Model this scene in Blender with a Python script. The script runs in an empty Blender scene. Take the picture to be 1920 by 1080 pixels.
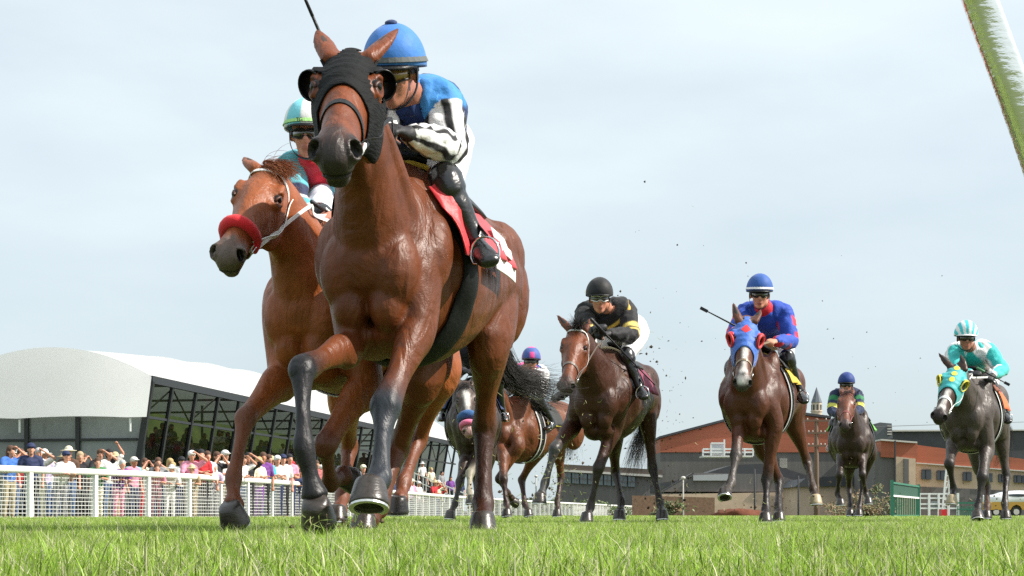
import bpy, math, random
import numpy as np
from mathutils import Vector, Matrix
from mathutils.kdtree import KDTree
from mathutils.bvhtree import BVHTree
R = math.radians
scene = bpy.context.scene
COL = scene.collection
random.seed(7); np.random.seed(7)

# ---------------------------------------------------------------- camera
F, CX, HOR, CH = 2900.0, 960.0, 966.0, 0.10      # focal length in photo pixels, centre, horizon row, lens height
cam = bpy.data.cameras.new("camera"); camo = bpy.data.objects.new("camera", cam); COL.objects.link(camo)
camo.location = (0, 0, CH); camo.rotation_euler = (R(90), 0, 0)
cam.sensor_width = 36.0; cam.lens = F / 1920 * 36; cam.shift_y = (HOR - 540) / 1920
cam.clip_start = 0.05; cam.clip_end = 6000
scene.camera = camo

# ---------------------------------------------------------------- sky, sun, exposure
SUN_EL, SUN_AZ = R(42), R(82)      # azimuth measured from "behind the camera" round to the right
sdir = Vector((math.sin(SUN_AZ) * math.cos(SUN_EL), -math.cos(SUN_AZ) * math.cos(SUN_EL), math.sin(SUN_EL)))
world = bpy.data.worlds.new("World"); scene.world = world; world.use_nodes = True
nt = world.node_tree; nt.nodes.clear()
def wn(t, **k):
    n = nt.nodes.new(t)
    for a, b in k.items(): setattr(n, a, b)
    return n
sky = wn('ShaderNodeTexSky', sky_type='NISHITA', sun_disc=False, sun_elevation=SUN_EL,
         sun_rotation=math.atan2(sdir.x, sdir.y), altitude=200, air_density=1.0, dust_density=2.0, ozone_density=1.0)
tc = wn('ShaderNodeTexCoord'); mp = wn('ShaderNodeMapping')
mp.inputs['Scale'].default_value = (1.0, 1.0, 3.2); mp.inputs['Rotation'].default_value = (0, R(12), 0)
nz = wn('ShaderNodeTexNoise'); nz.inputs['Scale'].default_value = 2.6; nz.inputs['Detail'].default_value = 5; nz.inputs['Roughness'].default_value = 0.5
sx = wn('ShaderNodeSeparateXYZ')
nt.links.new(tc.outputs['Generated'], mp.inputs[0]); nt.links.new(mp.outputs[0], nz.inputs['Vector']); nt.links.new(tc.outputs['Generated'], sx.inputs[0])
cr = wn('ShaderNodeMapRange'); cr.inputs[1].default_value = 0.30; cr.inputs[2].default_value = 0.72; cr.inputs[3].default_value = 0.60; cr.inputs[4].default_value = 0.96
nt.links.new(nz.outputs[0], cr.inputs[0])
el = wn('ShaderNodeMapRange'); el.inputs[1].default_value = 0.02; el.inputs[2].default_value = 0.34; el.inputs[3].default_value = 0.0; el.inputs[4].default_value = 1.0
nt.links.new(sx.outputs[2], el.inputs[0])
cc = wn('ShaderNodeMix', data_type='RGBA')    # thin high cloud: greyer low down, whiter higher up
cc.inputs[6].default_value = (5.4, 6.3, 6.7, 1); cc.inputs[7].default_value = (7.6, 8.4, 8.65, 1)
nt.links.new(el.outputs[0], cc.inputs[0])
mx = wn('ShaderNodeMix', data_type='RGBA'); nt.links.new(cr.outputs[0], mx.inputs[0]); nt.links.new(sky.outputs[0], mx.inputs[6]); nt.links.new(cc.outputs[2], mx.inputs[7])
bg = wn('ShaderNodeBackground'); bg.inputs[1].default_value = 0.1; wo = wn('ShaderNodeOutputWorld')
nt.links.new(mx.outputs[2], bg.inputs[0]); nt.links.new(bg.outputs[0], wo.inputs[0])
sun = bpy.data.lights.new("sun", 'SUN'); suno = bpy.data.objects.new("sun", sun); COL.objects.link(suno)
sun.energy = 5.0; sun.angle = R(0.6); sun.color = (1.0, 0.93, 0.84)
suno.rotation_euler = (-sdir).to_track_quat('-Z', 'Y').to_euler(); suno.location = (20, -20, 30)
scene.view_settings.view_transform = 'Standard'; scene.view_settings.look = 'None'
scene.view_settings.exposure = 0.42; scene.view_settings.gamma = 1.0; scene.view_settings.use_curve_mapping = False
scene.cycles.use_denoising = False
scene.cycles.max_bounces = 7; scene.cycles.transparent_max_bounces = 12

# ---------------------------------------------------------------- helpers
def at(px, py, Y): return Vector(((px - CX) * Y / F, Y, CH + (HOR - py) * Y / F))
def pix(p): return (round(CX + F * p.x / p.y), round(HOR - F * (p.z - CH) / p.y))
def solve(parent, px, py, L, sign):
    """the point on the sight line of (px,py) at bone length L from parent; sign -1 nearer, +1 farther"""
    d = Vector(((px - CX) / F, 1.0, (HOR - py) / F)); o = Vector((0, 0, CH)); w = o - parent
    a = d.dot(d); b = 2 * d.dot(w); c = w.dot(w) - L * L; D = b * b - 4 * a * c
    if D < 0: return o + d * (-b / (2 * a))
    return o + d * ((-b + sign * math.sqrt(D)) / (2 * a))
def tag(o, label=None, cat=None, group=None, kind=None):
    for k, v in (('label', label), ('category', cat), ('group', group), ('kind', kind)):
        if v: o[k] = v
    return o
def empty(name, loc=(0, 0, 0), rz=0):
    o = bpy.data.objects.new(name, None); COL.objects.link(o); o.location = loc; o.rotation_euler = (0, 0, rz); o.empty_display_size = .2
    return o
def mesh_obj(name, v, f, mat=None, parent=None, smooth=False, cols=None):
    me = bpy.data.meshes.new(name); me.from_pydata([tuple(p) for p in v], [], f); me.update()
    if smooth: me.polygons.foreach_set('use_smooth', [True] * len(me.polygons))
    if cols is not None:
        a = me.color_attributes.new('coat', 'FLOAT_COLOR', 'POINT'); c = np.ones((len(v), 4)); c[:, :3] = cols; a.data.foreach_set('color', c.ravel())
    if mat: me.materials.append(mat)
    o = bpy.data.objects.new(name, me); COL.objects.link(o)
    if parent is not None: adopt(o, parent)
    return o
def adopt(o, parent):
    """parent while the mesh keeps its world coordinates"""
    o.parent = parent
    M = Matrix.Translation(parent.location) @ parent.rotation_euler.to_matrix().to_4x4() @ Matrix.Diagonal((*parent.scale, 1))
    if parent.parent is None: o.matrix_parent_inverse = M.inverted()
class Soup:
    def __init__(s): s.v = []; s.f = []; s.c = []
    def add(s, v, f, c):
        n = len(s.v); s.v += [tuple(p) for p in v]; s.f += [tuple(i + n for i in q) for q in f]
        if isinstance(c, (tuple, list)) and len(c) == 3 and not hasattr(c[0], '__len__'): c = [c] * len(v)
        s.c += [tuple(x) for x in c]
    def obj(s, name, mat=None, parent=None, smooth=True, col=False):
        return mesh_obj(name, s.v, s.f, mat, parent, smooth, np.array(s.c) if col else None)
def catmull(P, sub):
    P = np.array(P, float); n = len(P)
    if n < 3 or sub < 2: 
        if sub < 2: return P
    E = np.vstack([2 * P[0] - P[1], P, 2 * P[-1] - P[-2]]); out = []
    for i in range(n - 1):
        a, b, c, d = E[i], E[i + 1], E[i + 2], E[i + 3]
        for k in range(sub):
            t = k / sub
            out.append(.5 * (2 * b + (c - a) * t + (2 * a - 5 * b + 4 * c - d) * t * t + (3 * b - 3 * c + d - a) * t ** 3))
    out.append(P[-1]); return np.array(out)
def loft(s, pts, side=(0, 1, 0), seg=14, sub=4, col=(1, 1, 1), egg=0, cap=.6, colfn=None, sup=1.0):
    """closed tube through pts = (centre, half width along side, half height[, colour[, side]])"""
    rows = []
    for p in pts:
        c = p[3] if len(p) > 3 and p[3] is not None else col
        sd = p[4] if len(p) > 4 else side
        rows.append(list(p[0]) + [p[1], p[2]] + list(c) + list(sd))
    A = catmull(rows, sub)
    C, W, H, K, S = A[:, :3], A[:, 3], A[:, 4], A[:, 5:8], A[:, 8:11]
    T = np.gradient(C, axis=0) if len(C) > 1 else C; T /= np.linalg.norm(T, axis=1)[:, None] + 1e-9
    U = S - (S * T).sum(1)[:, None] * T; U /= np.linalg.norm(U, axis=1)[:, None] + 1e-9
    V = np.cross(T, U); th = np.linspace(0, 2 * np.pi, seg, endpoint=False); ct, st = np.cos(th), np.sin(th)
    if sup != 1.0: ct = np.sign(ct) * abs(ct) ** sup; st = np.sign(st) * abs(st) ** sup
    v = []; c = []; n = len(C); tt = np.linspace(0, 1, n)
    def ring(i, k, off):
        w = max(W[i], .0008) * k; h = max(H[i], .0008) * k
        for j in range(seg):
            v.append(C[i] + T[i] * off + U[i] * w * ct[j] * (1 + egg * st[j]) + V[i] * h * st[j])
            c.append(colfn(tt[i], th[j]) if colfn else np.clip(K[i], 0, 1))
    rr = lambda i: min(W[i], H[i]) * cap
    if cap: ring(0, .7, -rr(0) * .7)
    for i in range(n): ring(i, 1, 0)
    if cap: ring(n - 1, .7, rr(n - 1) * .7)
    m = n + (2 if cap else 0); f = []
    for i in range(m - 1):
        for j in range(seg):
            a = i * seg + j; b = i * seg + (j + 1) % seg; f.append((a, b, b + seg, a + seg))
    ce = c[-1]; v.append(C[0] - T[0] * rr(0)); c.append(c[0]); v.append(C[-1] + T[-1] * rr(n - 1)); c.append(ce); q = m * seg
    for j in range(seg):
        f.append((q, (j + 1) % seg, j)); f.append((q + 1, (m - 1) * seg + j, (m - 1) * seg + (j + 1) % seg))
    s.add(v, f, c)
def ell(s, c, r, M=None, col=(1, 1, 1), nu=14, nv=9):
    M = M or Matrix.Identity(3); v = []; f = []; c = Vector(c)
    for i in range(1, nv):
        p = math.pi * i / nv
        for j in range(nu):
            t = 2 * math.pi * j / nu
            v.append(c + M @ Vector((r[0] * math.sin(p) * math.cos(t), r[1] * math.sin(p) * math.sin(t), r[2] * math.cos(p))))
    for i in range(nv - 2):
        for j in range(nu):
            a = i * nu + j; b = i * nu + (j + 1) % nu; f.append((a, a + nu, b + nu, b))
    v.append(c + M @ Vector((0, 0, r[2]))); v.append(c - M @ Vector((0, 0, r[2]))); k = len(v) - 2
    for j in range(nu): f.append((k, j, (j + 1) % nu)); f.append((k + 1, (nv - 2) * nu + (j + 1) % nu, (nv - 2) * nu + j))
    s.add(v, f, col)
def basis(x, z):
    """rotation matrix whose columns are x, y, z with x along x and z near z"""
    x = Vector(x).normalized(); z = Vector(z); z = (z - z.dot(x) * x).normalized(); y = z.cross(x)
    return Matrix((x, y, z)).transposed()
def fuse(s, name, voxel, smooth=3, mat=None, parent=None, col=True, csm=2, fac=.5):
    """union of the soup's closed shapes as ONE skin, with the soup's colours carried over"""
    me = bpy.data.meshes.new(name + '_src'); me.from_pydata(s.v, [], s.f); me.update()
    o = bpy.data.objects.new(name + '_src', me); COL.objects.link(o)
    m = o.modifiers.new('r', 'REMESH'); m.mode = 'VOXEL'; m.voxel_size = voxel; m.use_smooth_shade = True
    if smooth: q = o.modifiers.new('s', 'SMOOTH'); q.factor = fac; q.iterations = smooth
    dg = bpy.context.evaluated_depsgraph_get(); me2 = bpy.data.meshes.new_from_object(o.evaluated_get(dg))
    bpy.data.objects.remove(o); bpy.data.meshes.remove(me); me2.name = name
    n = len(me2.vertices); me2.polygons.foreach_set('use_smooth', [True] * len(me2.polygons))
    if col:
        co = np.empty(n * 3); me2.vertices.foreach_get('co', co); co = co.reshape(-1, 3)
        kd = KDTree(len(s.v))
        for i, p in enumerate(s.v): kd.insert(p, i)
        kd.balance(); sc = np.array(s.c); cc = np.array([sc[kd.find(p)[1]] for p in co])
        e = np.empty(len(me2.edges) * 2, int); me2.edges.foreach_get('vertices', e); e = e.reshape(-1, 2)
        deg = np.bincount(e.ravel(), minlength=n)[:, None] + 1
        for _ in range(csm):
            t = cc.copy(); np.add.at(t, e[:, 0], cc[e[:, 1]]); np.add.at(t, e[:, 1], cc[e[:, 0]]); cc = t / deg
        a = me2.color_attributes.new('coat', 'FLOAT_COLOR', 'POINT'); c4 = np.ones((n, 4)); c4[:, :3] = cc; a.data.foreach_set('color', c4.ravel())
    me2.materials.clear()
    if mat: me2.materials.append(mat)
    ob = bpy.data.objects.new(name, me2); COL.objects.link(ob)
    if parent is not None: adopt(ob, parent)
    return ob
from mathutils import noise as mnoise
def crumple(o, amp=.006, freq=11, fold=None):
    """cloth folds: push the skin in and out along its normals"""
    me = o.data
    for v in me.vertices:
        p = Vector(v.co) * freq
        if fold: p = Vector((p.x * fold[0], p.y * fold[1], p.z * fold[2]))
        n = 1 - abs(mnoise.noise(p)) * 2.6 + .5 * mnoise.noise(p * 2.3)
        v.co += v.normal * amp * n
    me.update()
def sculpt(o, ops):
    """dents with raised rims (eye sockets, nostrils, mouth): (centre, outward, up, ry, rz, depth, rim, colour)"""
    me = o.data; n = len(me.vertices); co = np.empty(n * 3); me.vertices.foreach_get('co', co); co = co.reshape(-1, 3)
    a = me.color_attributes['coat']; c4 = np.empty(n * 4); a.data.foreach_get('color', c4); c4 = c4.reshape(-1, 4)
    for c, out, up, ry, rz, depth, rim, colr in ops:
        B = np.array(basis(out, up)); l = (co - np.array(c)) @ B; d = np.sqrt((l[:, 1] / ry) ** 2 + (l[:, 2] / rz) ** 2); near = np.abs(l[:, 0]) < max(ry, rz) * 2.2
        push = np.where(near & (d < 1), -depth * np.clip(1 - d ** 2, 0, 1) ** .7, 0) + np.where(near, rim * np.exp(-((d - 1.2) / .28) ** 2), 0)
        co += push[:, None] * B[:, 0]
        if colr is not None:
            k = np.clip((1.05 - d) / .15, 0, 1) * near; c4[:, :3] = c4[:, :3] * (1 - k[:, None]) + np.array(colr) * k[:, None]
    me.vertices.foreach_set('co', co.ravel()); a.data.foreach_set('color', c4.ravel()); me.update()
def bvh_of(o):
    me = o.data; return BVHTree.FromPolygons([v.co.copy() for v in me.vertices], [tuple(p.vertices) for p in me.polygons])
def sheet(name, G, mat, parent, closed_u=False, keep=None, thick=.004, cols=None):
    """grid of points G[i][j] as a cloth sheet with thickness"""
    G = [[Vector(p) for p in r] for r in G]; n, m = len(G), len(G[0]); v = [p for r in G for p in r]; f = []
    for i in range(n - 1):
        for j in range(m if closed_u else m - 1):
            if keep and not keep(i, j): continue
            f.append((i * m + j, i * m + (j + 1) % m, (i + 1) * m + (j + 1) % m, (i + 1) * m + j))
    used = sorted({k for q in f for k in q}); ix = {k: a for a, k in enumerate(used)}
    o = mesh_obj(name, [v[k] for k in used], [tuple(ix[k] for k in q) for q in f], mat, parent, True, np.array([cols[k] for k in used]) if cols is not None else None)
    if thick: sm = o.modifiers.new('t', 'SOLIDIFY'); sm.thickness = thick; sm.offset = 0
    return o
def drape(bvh, o, d, off=.006, far=1.2, miss=.1):
    """the point where a ray from far outside along -d towards o meets the skin, lifted by off"""
    if type(d).__name__ == 'HDir': far, miss = .19, .09
    d = Vector(d).normalized(); o = Vector(o)
    h = bvh.ray_cast(o + d * far, -d, far)
    if h[0] is None: return o + d * miss
    return h[0] + d * off
def strap(bvh, path, w, mat, name, parent, off=.005, th=.004, nrm=None, closed=False, nsm=1):
    """a flat strap along surface points path=[(origin, direction)], w wide"""
    P = [drape(bvh, a, d, off) for a, d in path]; D = [Vector(d).normalized() for a, d in path]
    return ribbon(P, D, w, mat, name, parent, th, closed, nsm)
def ribbon(P, D, w, mat, name, parent, th=.004, closed=False, nsm=1):
    for _ in range(nsm):
        Q = list(P)
        for i in range(len(P)):
            if closed or 0 < i < len(P) - 1: Q[i] = (P[i - 1] + P[i] * 2 + P[(i + 1) % len(P)]) / 4
        P = Q
    s = Soup(); n = len(P); v = []; f = []
    for i in range(n):
        t = (P[(i + 1) % n] - P[i - 1]) if closed or 0 < i < n - 1 else (P[min(i + 1, n - 1)] - P[max(i - 1, 0)])
        b = t.cross(D[i]); b.normalize(); ww = w(i / (n - 1)) if callable(w) else w
        for (x, y) in ((-1, -1), (1, -1), (1, 1), (-1, 1)): v.append(P[i] + b * x * ww / 2 + D[i] * y * th / 2)
    for i in range(n if closed else n - 1):
        for k in range(4):
            a = i * 4 + k; b = i * 4 + (k + 1) % 4; c = ((i + 1) % n) * 4 + (k + 1) % 4; d = ((i + 1) % n) * 4 + k
            f.append((a, b, c, d))
    if not closed: f += [(0, 3, 2, 1), tuple((n - 1) * 4 + k for k in range(4))]
    return mesh_obj(name, v, f, mat, parent, False)
def tube(P, r, mat, name, parent=None, seg=8, sub=1, closed=False, smooth=True, side=(0, 0, 1)):
    s = Soup(); n = len(P)
    if closed: P = list(P) + [P[0]]
    rr = (lambda i: r[i]) if hasattr(r, '__len__') else (lambda i: r)
    dd = (Vector(P[-1 if not closed else n // 3]) - Vector(P[0])).normalized()
    if abs(dd.dot(Vector(side).normalized())) > .8: side = (1, 0, 0) if abs(dd.x) < .5 else (0, 1, 0)
    loft(s, [(P[i], rr(min(i, n - 1)), rr(min(i, n - 1))) for i in range(len(P))], side=side, seg=seg, sub=sub, cap=0 if closed else .6)
    return s.obj(name, mat, parent, smooth)
class Boxes:
    def __init__(s): s.v = []; s.f = []
    def quad8(s, P):
        n = len(s.v); s.v += [tuple(p) for p in P]
        s.f += [tuple(n + i for i in q) for q in ((0, 3, 2, 1), (4, 5, 6, 7), (0, 1, 5, 4), (1, 2, 6, 5), (2, 3, 7, 6), (3, 0, 4, 7))]; return s
    def box(s, lo, hi, M=None):
        P = [Vector((x, y, z)) for z in (lo[2], hi[2]) for x, y in ((lo[0], lo[1]), (hi[0], lo[1]), (hi[0], hi[1]), (lo[0], hi[1]))]
        return s.quad8([M @ p for p in P] if M else P)
    def bar(s, a, b, w, h=None, up=(0, 0, 1)):
        a, b = Vector(a), Vector(b); h = h or w; t = (b - a).normalized(); u = Vector(up)
        if abs(t.dot(u)) > .98: u = Vector((0, 1, 0))
        x = t.cross(u).normalized(); y = x.cross(t)
        return s.quad8([p + x * i * w / 2 + y * j * h / 2 for p in (a, b) for i, j in ((-1, -1), (1, -1), (1, 1), (-1, 1))])
    def obj(s, name, mat, parent=None): return mesh_obj(name, s.v, s.f, mat, parent)

# ---------------------------------------------------------------- materials
MATS = {}
def mat(name, col=(.5, .5, .5), rough=.6, metal=0, noise=0, nscale=20, bump=0, bscale=80, spec=.5, coat=0, sheen=0, attr=None, fac2=None, trans=0, stretch=None, alpha=1, sss=0):
    if name in MATS: return MATS[name]
    m = bpy.data.materials.new(name); m.use_nodes = True; t = m.node_tree; b = t.nodes['Principled BSDF']; L = t.links
    b.inputs['Roughness'].default_value = rough; b.inputs['Metallic'].default_value = metal; b.inputs['Specular IOR Level'].default_value = spec
    b.inputs['Coat Weight'].default_value = coat; b.inputs['Coat Roughness'].default_value = .25
    b.inputs['Sheen Weight'].default_value = sheen; b.inputs['Transmission Weight'].default_value = trans; b.inputs['Alpha'].default_value = alpha
    if sss: b.inputs['Subsurface Weight'].default_value = sss; b.inputs['Subsurface Radius'].default_value = (.01, .004, .002); b.inputs['Subsurface Scale'].default_value = 1
    tcn = t.nodes.new('ShaderNodeTexCoord'); vec = tcn.outputs['Object']
    if stretch:
        mpn = t.nodes.new('ShaderNodeMapping'); mpn.inputs['Scale'].default_value = stretch; L.new(vec, mpn.inputs[0]); vec = mpn.outputs[0]
    src = None
    if attr:
        a = t.nodes.new('ShaderNodeAttribute'); a.attribute_name = attr; src = a.outputs['Color']
    if noise or fac2:
        n = t.nodes.new('ShaderNodeTexNoise'); n.inputs['Scale'].default_value = nscale; n.inputs['Detail'].default_value = 6; n.inputs['Roughness'].default_value = .62; L.new(vec, n.inputs['Vector'])
        r = t.nodes.new('ShaderNodeMapRange'); r.inputs[1].default_value = .3; r.inputs[2].default_value = .7; L.new(n.outputs[0], r.inputs[0])
        x = t.nodes.new('ShaderNodeMix'); x.data_type = 'RGBA'
        if fac2:
            x.inputs[7].default_value = (*fac2, 1); x.inputs[6].default_value = (*col, 1); L.new(r.outputs[0], x.inputs[0])
            if src: L.new(src, x.inputs[6])
        else:
            x.blend_type = 'MULTIPLY'; x.inputs[0].default_value = 1
            r.inputs[3].default_value = 1 - noise; r.inputs[4].default_value = 1 + noise
            if src: L.new(src, x.inputs[6])
            else: x.inputs[6].default_value = (*col, 1)
            L.new(r.outputs[0], x.inputs[7])
        L.new(x.outputs[2], b.inputs['Base Color'])
    elif src: L.new(src, b.inputs['Base Color'])
    else: b.inputs['Base Color'].default_value = (*col, 1)
    if bump:
        n2 = t.nodes.new('ShaderNodeTexNoise'); n2.inputs['Scale'].default_value = bscale; n2.inputs['Detail'].default_value = 4; L.new(vec, n2.inputs['Vector'])
        bp = t.nodes.new('ShaderNodeBump'); bp.inputs['Strength'].default_value = bump; bp.inputs['Distance'].default_value = .01
        L.new(n2.outputs[0], bp.inputs['Height']); L.new(bp.outputs[0], b.inputs['Normal'])
    MATS[name] = m; return m
# ---------------------------------------------------------------- racehorses
def coat_mat(name, rough=.42, coat=.0, vein=.07):
    m = mat(name, attr='coat', rough=rough, noise=.25, nscale=9, coat=coat, spec=.34)
    t = m.node_tree; b = t.nodes['Principled BSDF']; L = t.links
    tcn = t.nodes.new('ShaderNodeTexCoord')
    n1 = t.nodes.new('ShaderNodeTexNoise'); n1.inputs['Scale'].default_value = 7; n1.inputs['Detail'].default_value = 3; n1.inputs['Distortion'].default_value = 1.2
    mp = t.nodes.new('ShaderNodeMapping'); mp.inputs['Scale'].default_value = (1.2, 1, .55); L.new(tcn.outputs['Object'], mp.inputs[0]); L.new(mp.outputs[0], n1.inputs['Vector'])
    n2 = t.nodes.new('ShaderNodeTexNoise'); n2.inputs['Scale'].default_value = 160; n2.inputs['Detail'].default_value = 3; L.new(tcn.outputs['Object'], n2.inputs['Vector'])
    wv = t.nodes.new('ShaderNodeTexNoise'); wv.inputs['Scale'].default_value = 4.5; wv.inputs['Detail'].default_value = 1; wv.inputs['Distortion'].default_value = 2.5; L.new(tcn.outputs['Object'], wv.inputs['Vector'])
    sub = t.nodes.new('ShaderNodeMath'); sub.operation = 'SUBTRACT'; sub.inputs[1].default_value = .5; L.new(wv.outputs[0], sub.inputs[0])
    ab = t.nodes.new('ShaderNodeMath'); ab.operation = 'ABSOLUTE'; L.new(sub.outputs[0], ab.inputs[0])
    vr = t.nodes.new('ShaderNodeMapRange'); vr.inputs[1].default_value = 0; vr.inputs[2].default_value = .022; vr.inputs[3].default_value = 1; vr.inputs[4].default_value = 0; vr.interpolation_type = 'SMOOTHSTEP'; L.new(ab.outputs[0], vr.inputs[0])
    b1 = t.nodes.new('ShaderNodeBump'); b1.inputs['Strength'].default_value = .65; b1.inputs['Distance'].default_value = .03; L.new(n1.outputs[0], b1.inputs['Height'])
    b2 = t.nodes.new('ShaderNodeBump'); b2.inputs['Strength'].default_value = vein; b2.inputs['Distance'].default_value = .006; L.new(vr.outputs[0], b2.inputs['Height']); L.new(b1.outputs[0], b2.inputs['Normal'])
    b3 = t.nodes.new('ShaderNodeBump'); b3.inputs['Strength'].default_value = .35; b3.inputs['Distance'].default_value = .003; L.new(n2.outputs[0], b3.inputs['Height']); L.new(b2.outputs[0], b3.inputs['Normal'])
    n4 = t.nodes.new('ShaderNodeTexNoise'); n4.inputs['Scale'].default_value = 34; n4.inputs['Detail'].default_value = 5; n4.inputs['Roughness'].default_value = .65; mp4 = t.nodes.new('ShaderNodeMapping'); mp4.inputs['Scale'].default_value = (1.3, 1, .5); L.new(tcn.outputs['Object'], mp4.inputs[0]); L.new(mp4.outputs[0], n4.inputs['Vector'])
    b4 = t.nodes.new('ShaderNodeBump'); b4.inputs['Strength'].default_value = .5; b4.inputs['Distance'].default_value = .006; L.new(n4.outputs[0], b4.inputs['Height']); L.new(b3.outputs[0], b4.inputs['Normal']); L.new(b4.outputs[0], b.inputs['Normal'])
    rr = t.nodes.new('ShaderNodeMapRange'); rr.inputs[1].default_value = .3; rr.inputs[2].default_value = .7; rr.inputs[3].default_value = rough - .14; rr.inputs[4].default_value = rough + .20; ad = t.nodes.new('ShaderNodeMath'); ad.operation = 'MULTIPLY_ADD'; ad.inputs[1].default_value = .5; hf = t.nodes.new('ShaderNodeMath'); hf.operation = 'MULTIPLY'; hf.inputs[1].default_value = .5; L.new(n4.outputs[0], hf.inputs[0]); L.new(n1.outputs[0], ad.inputs[0]); L.new(hf.outputs[0], ad.inputs[2]); L.new(ad.outputs[0], rr.inputs[0]); L.new(rr.outputs[0], b.inputs['Roughness'])
    return m
COAT = coat_mat('horse_coat')
M_HOOF = mat('hoof_horn', (.038, .030, .025), .33, noise=.6, nscale=22, bump=.2, bscale=60, stretch=(1, 1, 2.5), coat=.2)
M_HOOFPALE = mat('hoof_pale', (.42, .34, .22), .45, noise=.3, nscale=40)
M_SOLE = mat('hoof_sole', (.02, .018, .015), .8, noise=.4, nscale=60, bump=.5)
M_SHOE = mat('shoe_metal', (.72, .72, .7), .28, metal=.8)
M_EYE = mat('eye_gloss', (.006, .004, .003), .08, spec=.45)
M_LID = mat('eyelid_skin', (.022, .013, .010), .5)
M_EARDARK = mat('ear_hollow_dark', (.008, .006, .006), .6)
M_BLACKHAIR = mat('black_hair', (.014, .011, .010), .62, noise=.4, nscale=60)
M_BLKLEATHER = mat('black_leather', (.010, .010, .011), .42, spec=.3, noise=.3, nscale=80, bump=.2, bscale=120)
M_BRLEATHER = mat('brown_leather', (.10, .035, .015), .4, noise=.3, nscale=80, bump=.2)
M_WHTLEATHER = mat('white_nylon', (.82, .82, .80), .5, noise=.08, nscale=90, bump=.15)
M_STEEL = mat('steel', (.7, .7, .7), .2, metal=1)
M_BLKHOOD = mat('black_hood_mesh', (.006, .0065, .007), .75, spec=.2, noise=.3, nscale=300, bump=.8, bscale=38, stretch=(1, 1, 3.0))

class HDir(Vector):
    '''a ray direction on a head: cast from close by, so that the neck is not hit'''
HEAD = [(-.05, -.070, .060, .085), (.03, -.066, .082, .100), (.10, -.075, .098, .118), (.17, -.083, .104, .130), (.24, -.085, .093, .130), (.32, -.074, .072, .112),
        (.40, -.062, .058, .090), (.48, -.055, .053, .075), (.545, -.052, .060, .069), (.595, -.057, .058, .060), (.625, -.066, .044, .044)]
def strands(name, roots, dirs, length, curl, mt, parent, r=.0022, seg=7, grav=.5, var=.3, sway=(0, 0, 0)):
    s = Soup()
    for p, d in zip(roots, dirs):
        L = length * random.uniform(1 - var, 1 + var * .4); p = Vector(p); d = Vector(d).normalized(); pts = [p.copy()]
        j = Vector((random.gauss(0, 1), random.gauss(0, 1), random.gauss(0, 1))) * curl
        for k in range(seg):
            d = (d + Vector((0, 0, -grav / seg)) + (j + Vector(sway)) / seg).normalized(); p = p + d * L / seg; pts.append(p.copy())
        n = len(s.v); v = []; f = []
        a = d.orthogonal().normalized(); b = d.cross(a)
        for i, q in enumerate(pts):
            w = r * (1 - .75 * i / seg)
            for k in range(3):
                t = 2.094 * k; v.append(q + (a * math.cos(t) + b * math.sin(t)) * w)
        for i in range(seg):
            for k in range(3): f.append((i * 3 + k, i * 3 + (k + 1) % 3, (i + 1) * 3 + (k + 1) % 3, (i + 1) * 3 + k))
        s.add(v, f, (1, 1, 1))
    return s.obj(name, mt, parent, True)
def hoof(h, d, front, S, root, mt, yaw=0):
    """horn capsule with a flat sole and a metal shoe; d = down axis, front = toe direction"""
    d = Vector(d).normalized(); fr = Vector(front); fr = (fr - fr.dot(d) * d).normalized(); sd = d.cross(fr)
    def ringpts(t, rad, n=20, elong=1.12):
        c = h + d * (t * S) + fr * (.012 + .16 * (t + .04)) * S
        out = []
        for j in range(n):
            a = 2 * math.pi * j / n; x = math.cos(a); y = math.sin(a)
            k = 1.0 if x > -.3 else 1.0 - .16 * (-x - .3)
            out.append(c + fr * x * rad * elong * k * S + sd * y * rad * S)
        return out
    rr = [(-.050, .030), (-.044, .0390), (-.034, .0430), (-.018, .0468), (.0, .0505), (.018, .0540), (.031, .0560), (.038, .0535)]
    v = []; f = []; n = 20
    for t, r_ in rr: v += ringpts(t, r_)
    v += ringpts(.038, .044); v += ringpts(.028, .037)
    m = len(rr) + 2
    for i in range(m - 1):
        for j in range(n): f.append((i * n + j, i * n + (j + 1) % n, (i + 1) * n + (j + 1) % n, (i + 1) * n + j))
    f.append(tuple(range(n))[::-1])
    o = mesh_obj('hoof', v, f, mt, root, True)
    mesh_obj('sole', ringpts(.029, .0372), [tuple(range(n))], M_SOLE, o)
    # shoe: open horseshoe ring
    a_, b_, c_, e_ = ringpts(.0388, .0552), ringpts(.0388, .041), ringpts(.045, .0545), ringpts(.045, .041)
    idx = [j for j in range(n) if math.cos(2 * math.pi * j / n) > -.86]; idx = [j for j in range(n // 2 + 1, n) if j in idx] + [j for j in range(0, n // 2 + 1) if j in idx]
    v = []; f = []
    for j in idx: v += [a_[j], b_[j], e_[j], c_[j]]
    for i in range(len(idx) - 1):
        for k in range(4): f.append((i * 4 + k, i * 4 + (k + 1) % 4, i * 4 + 4 + (k + 1) % 4, i * 4 + 4 + k))
    f += [(0, 1, 2, 3), tuple((len(idx) - 1) * 4 + k for k in (3, 2, 1, 0))]
    mesh_obj('horseshoe', v, f, M_SHOE, o)
    return o

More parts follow.
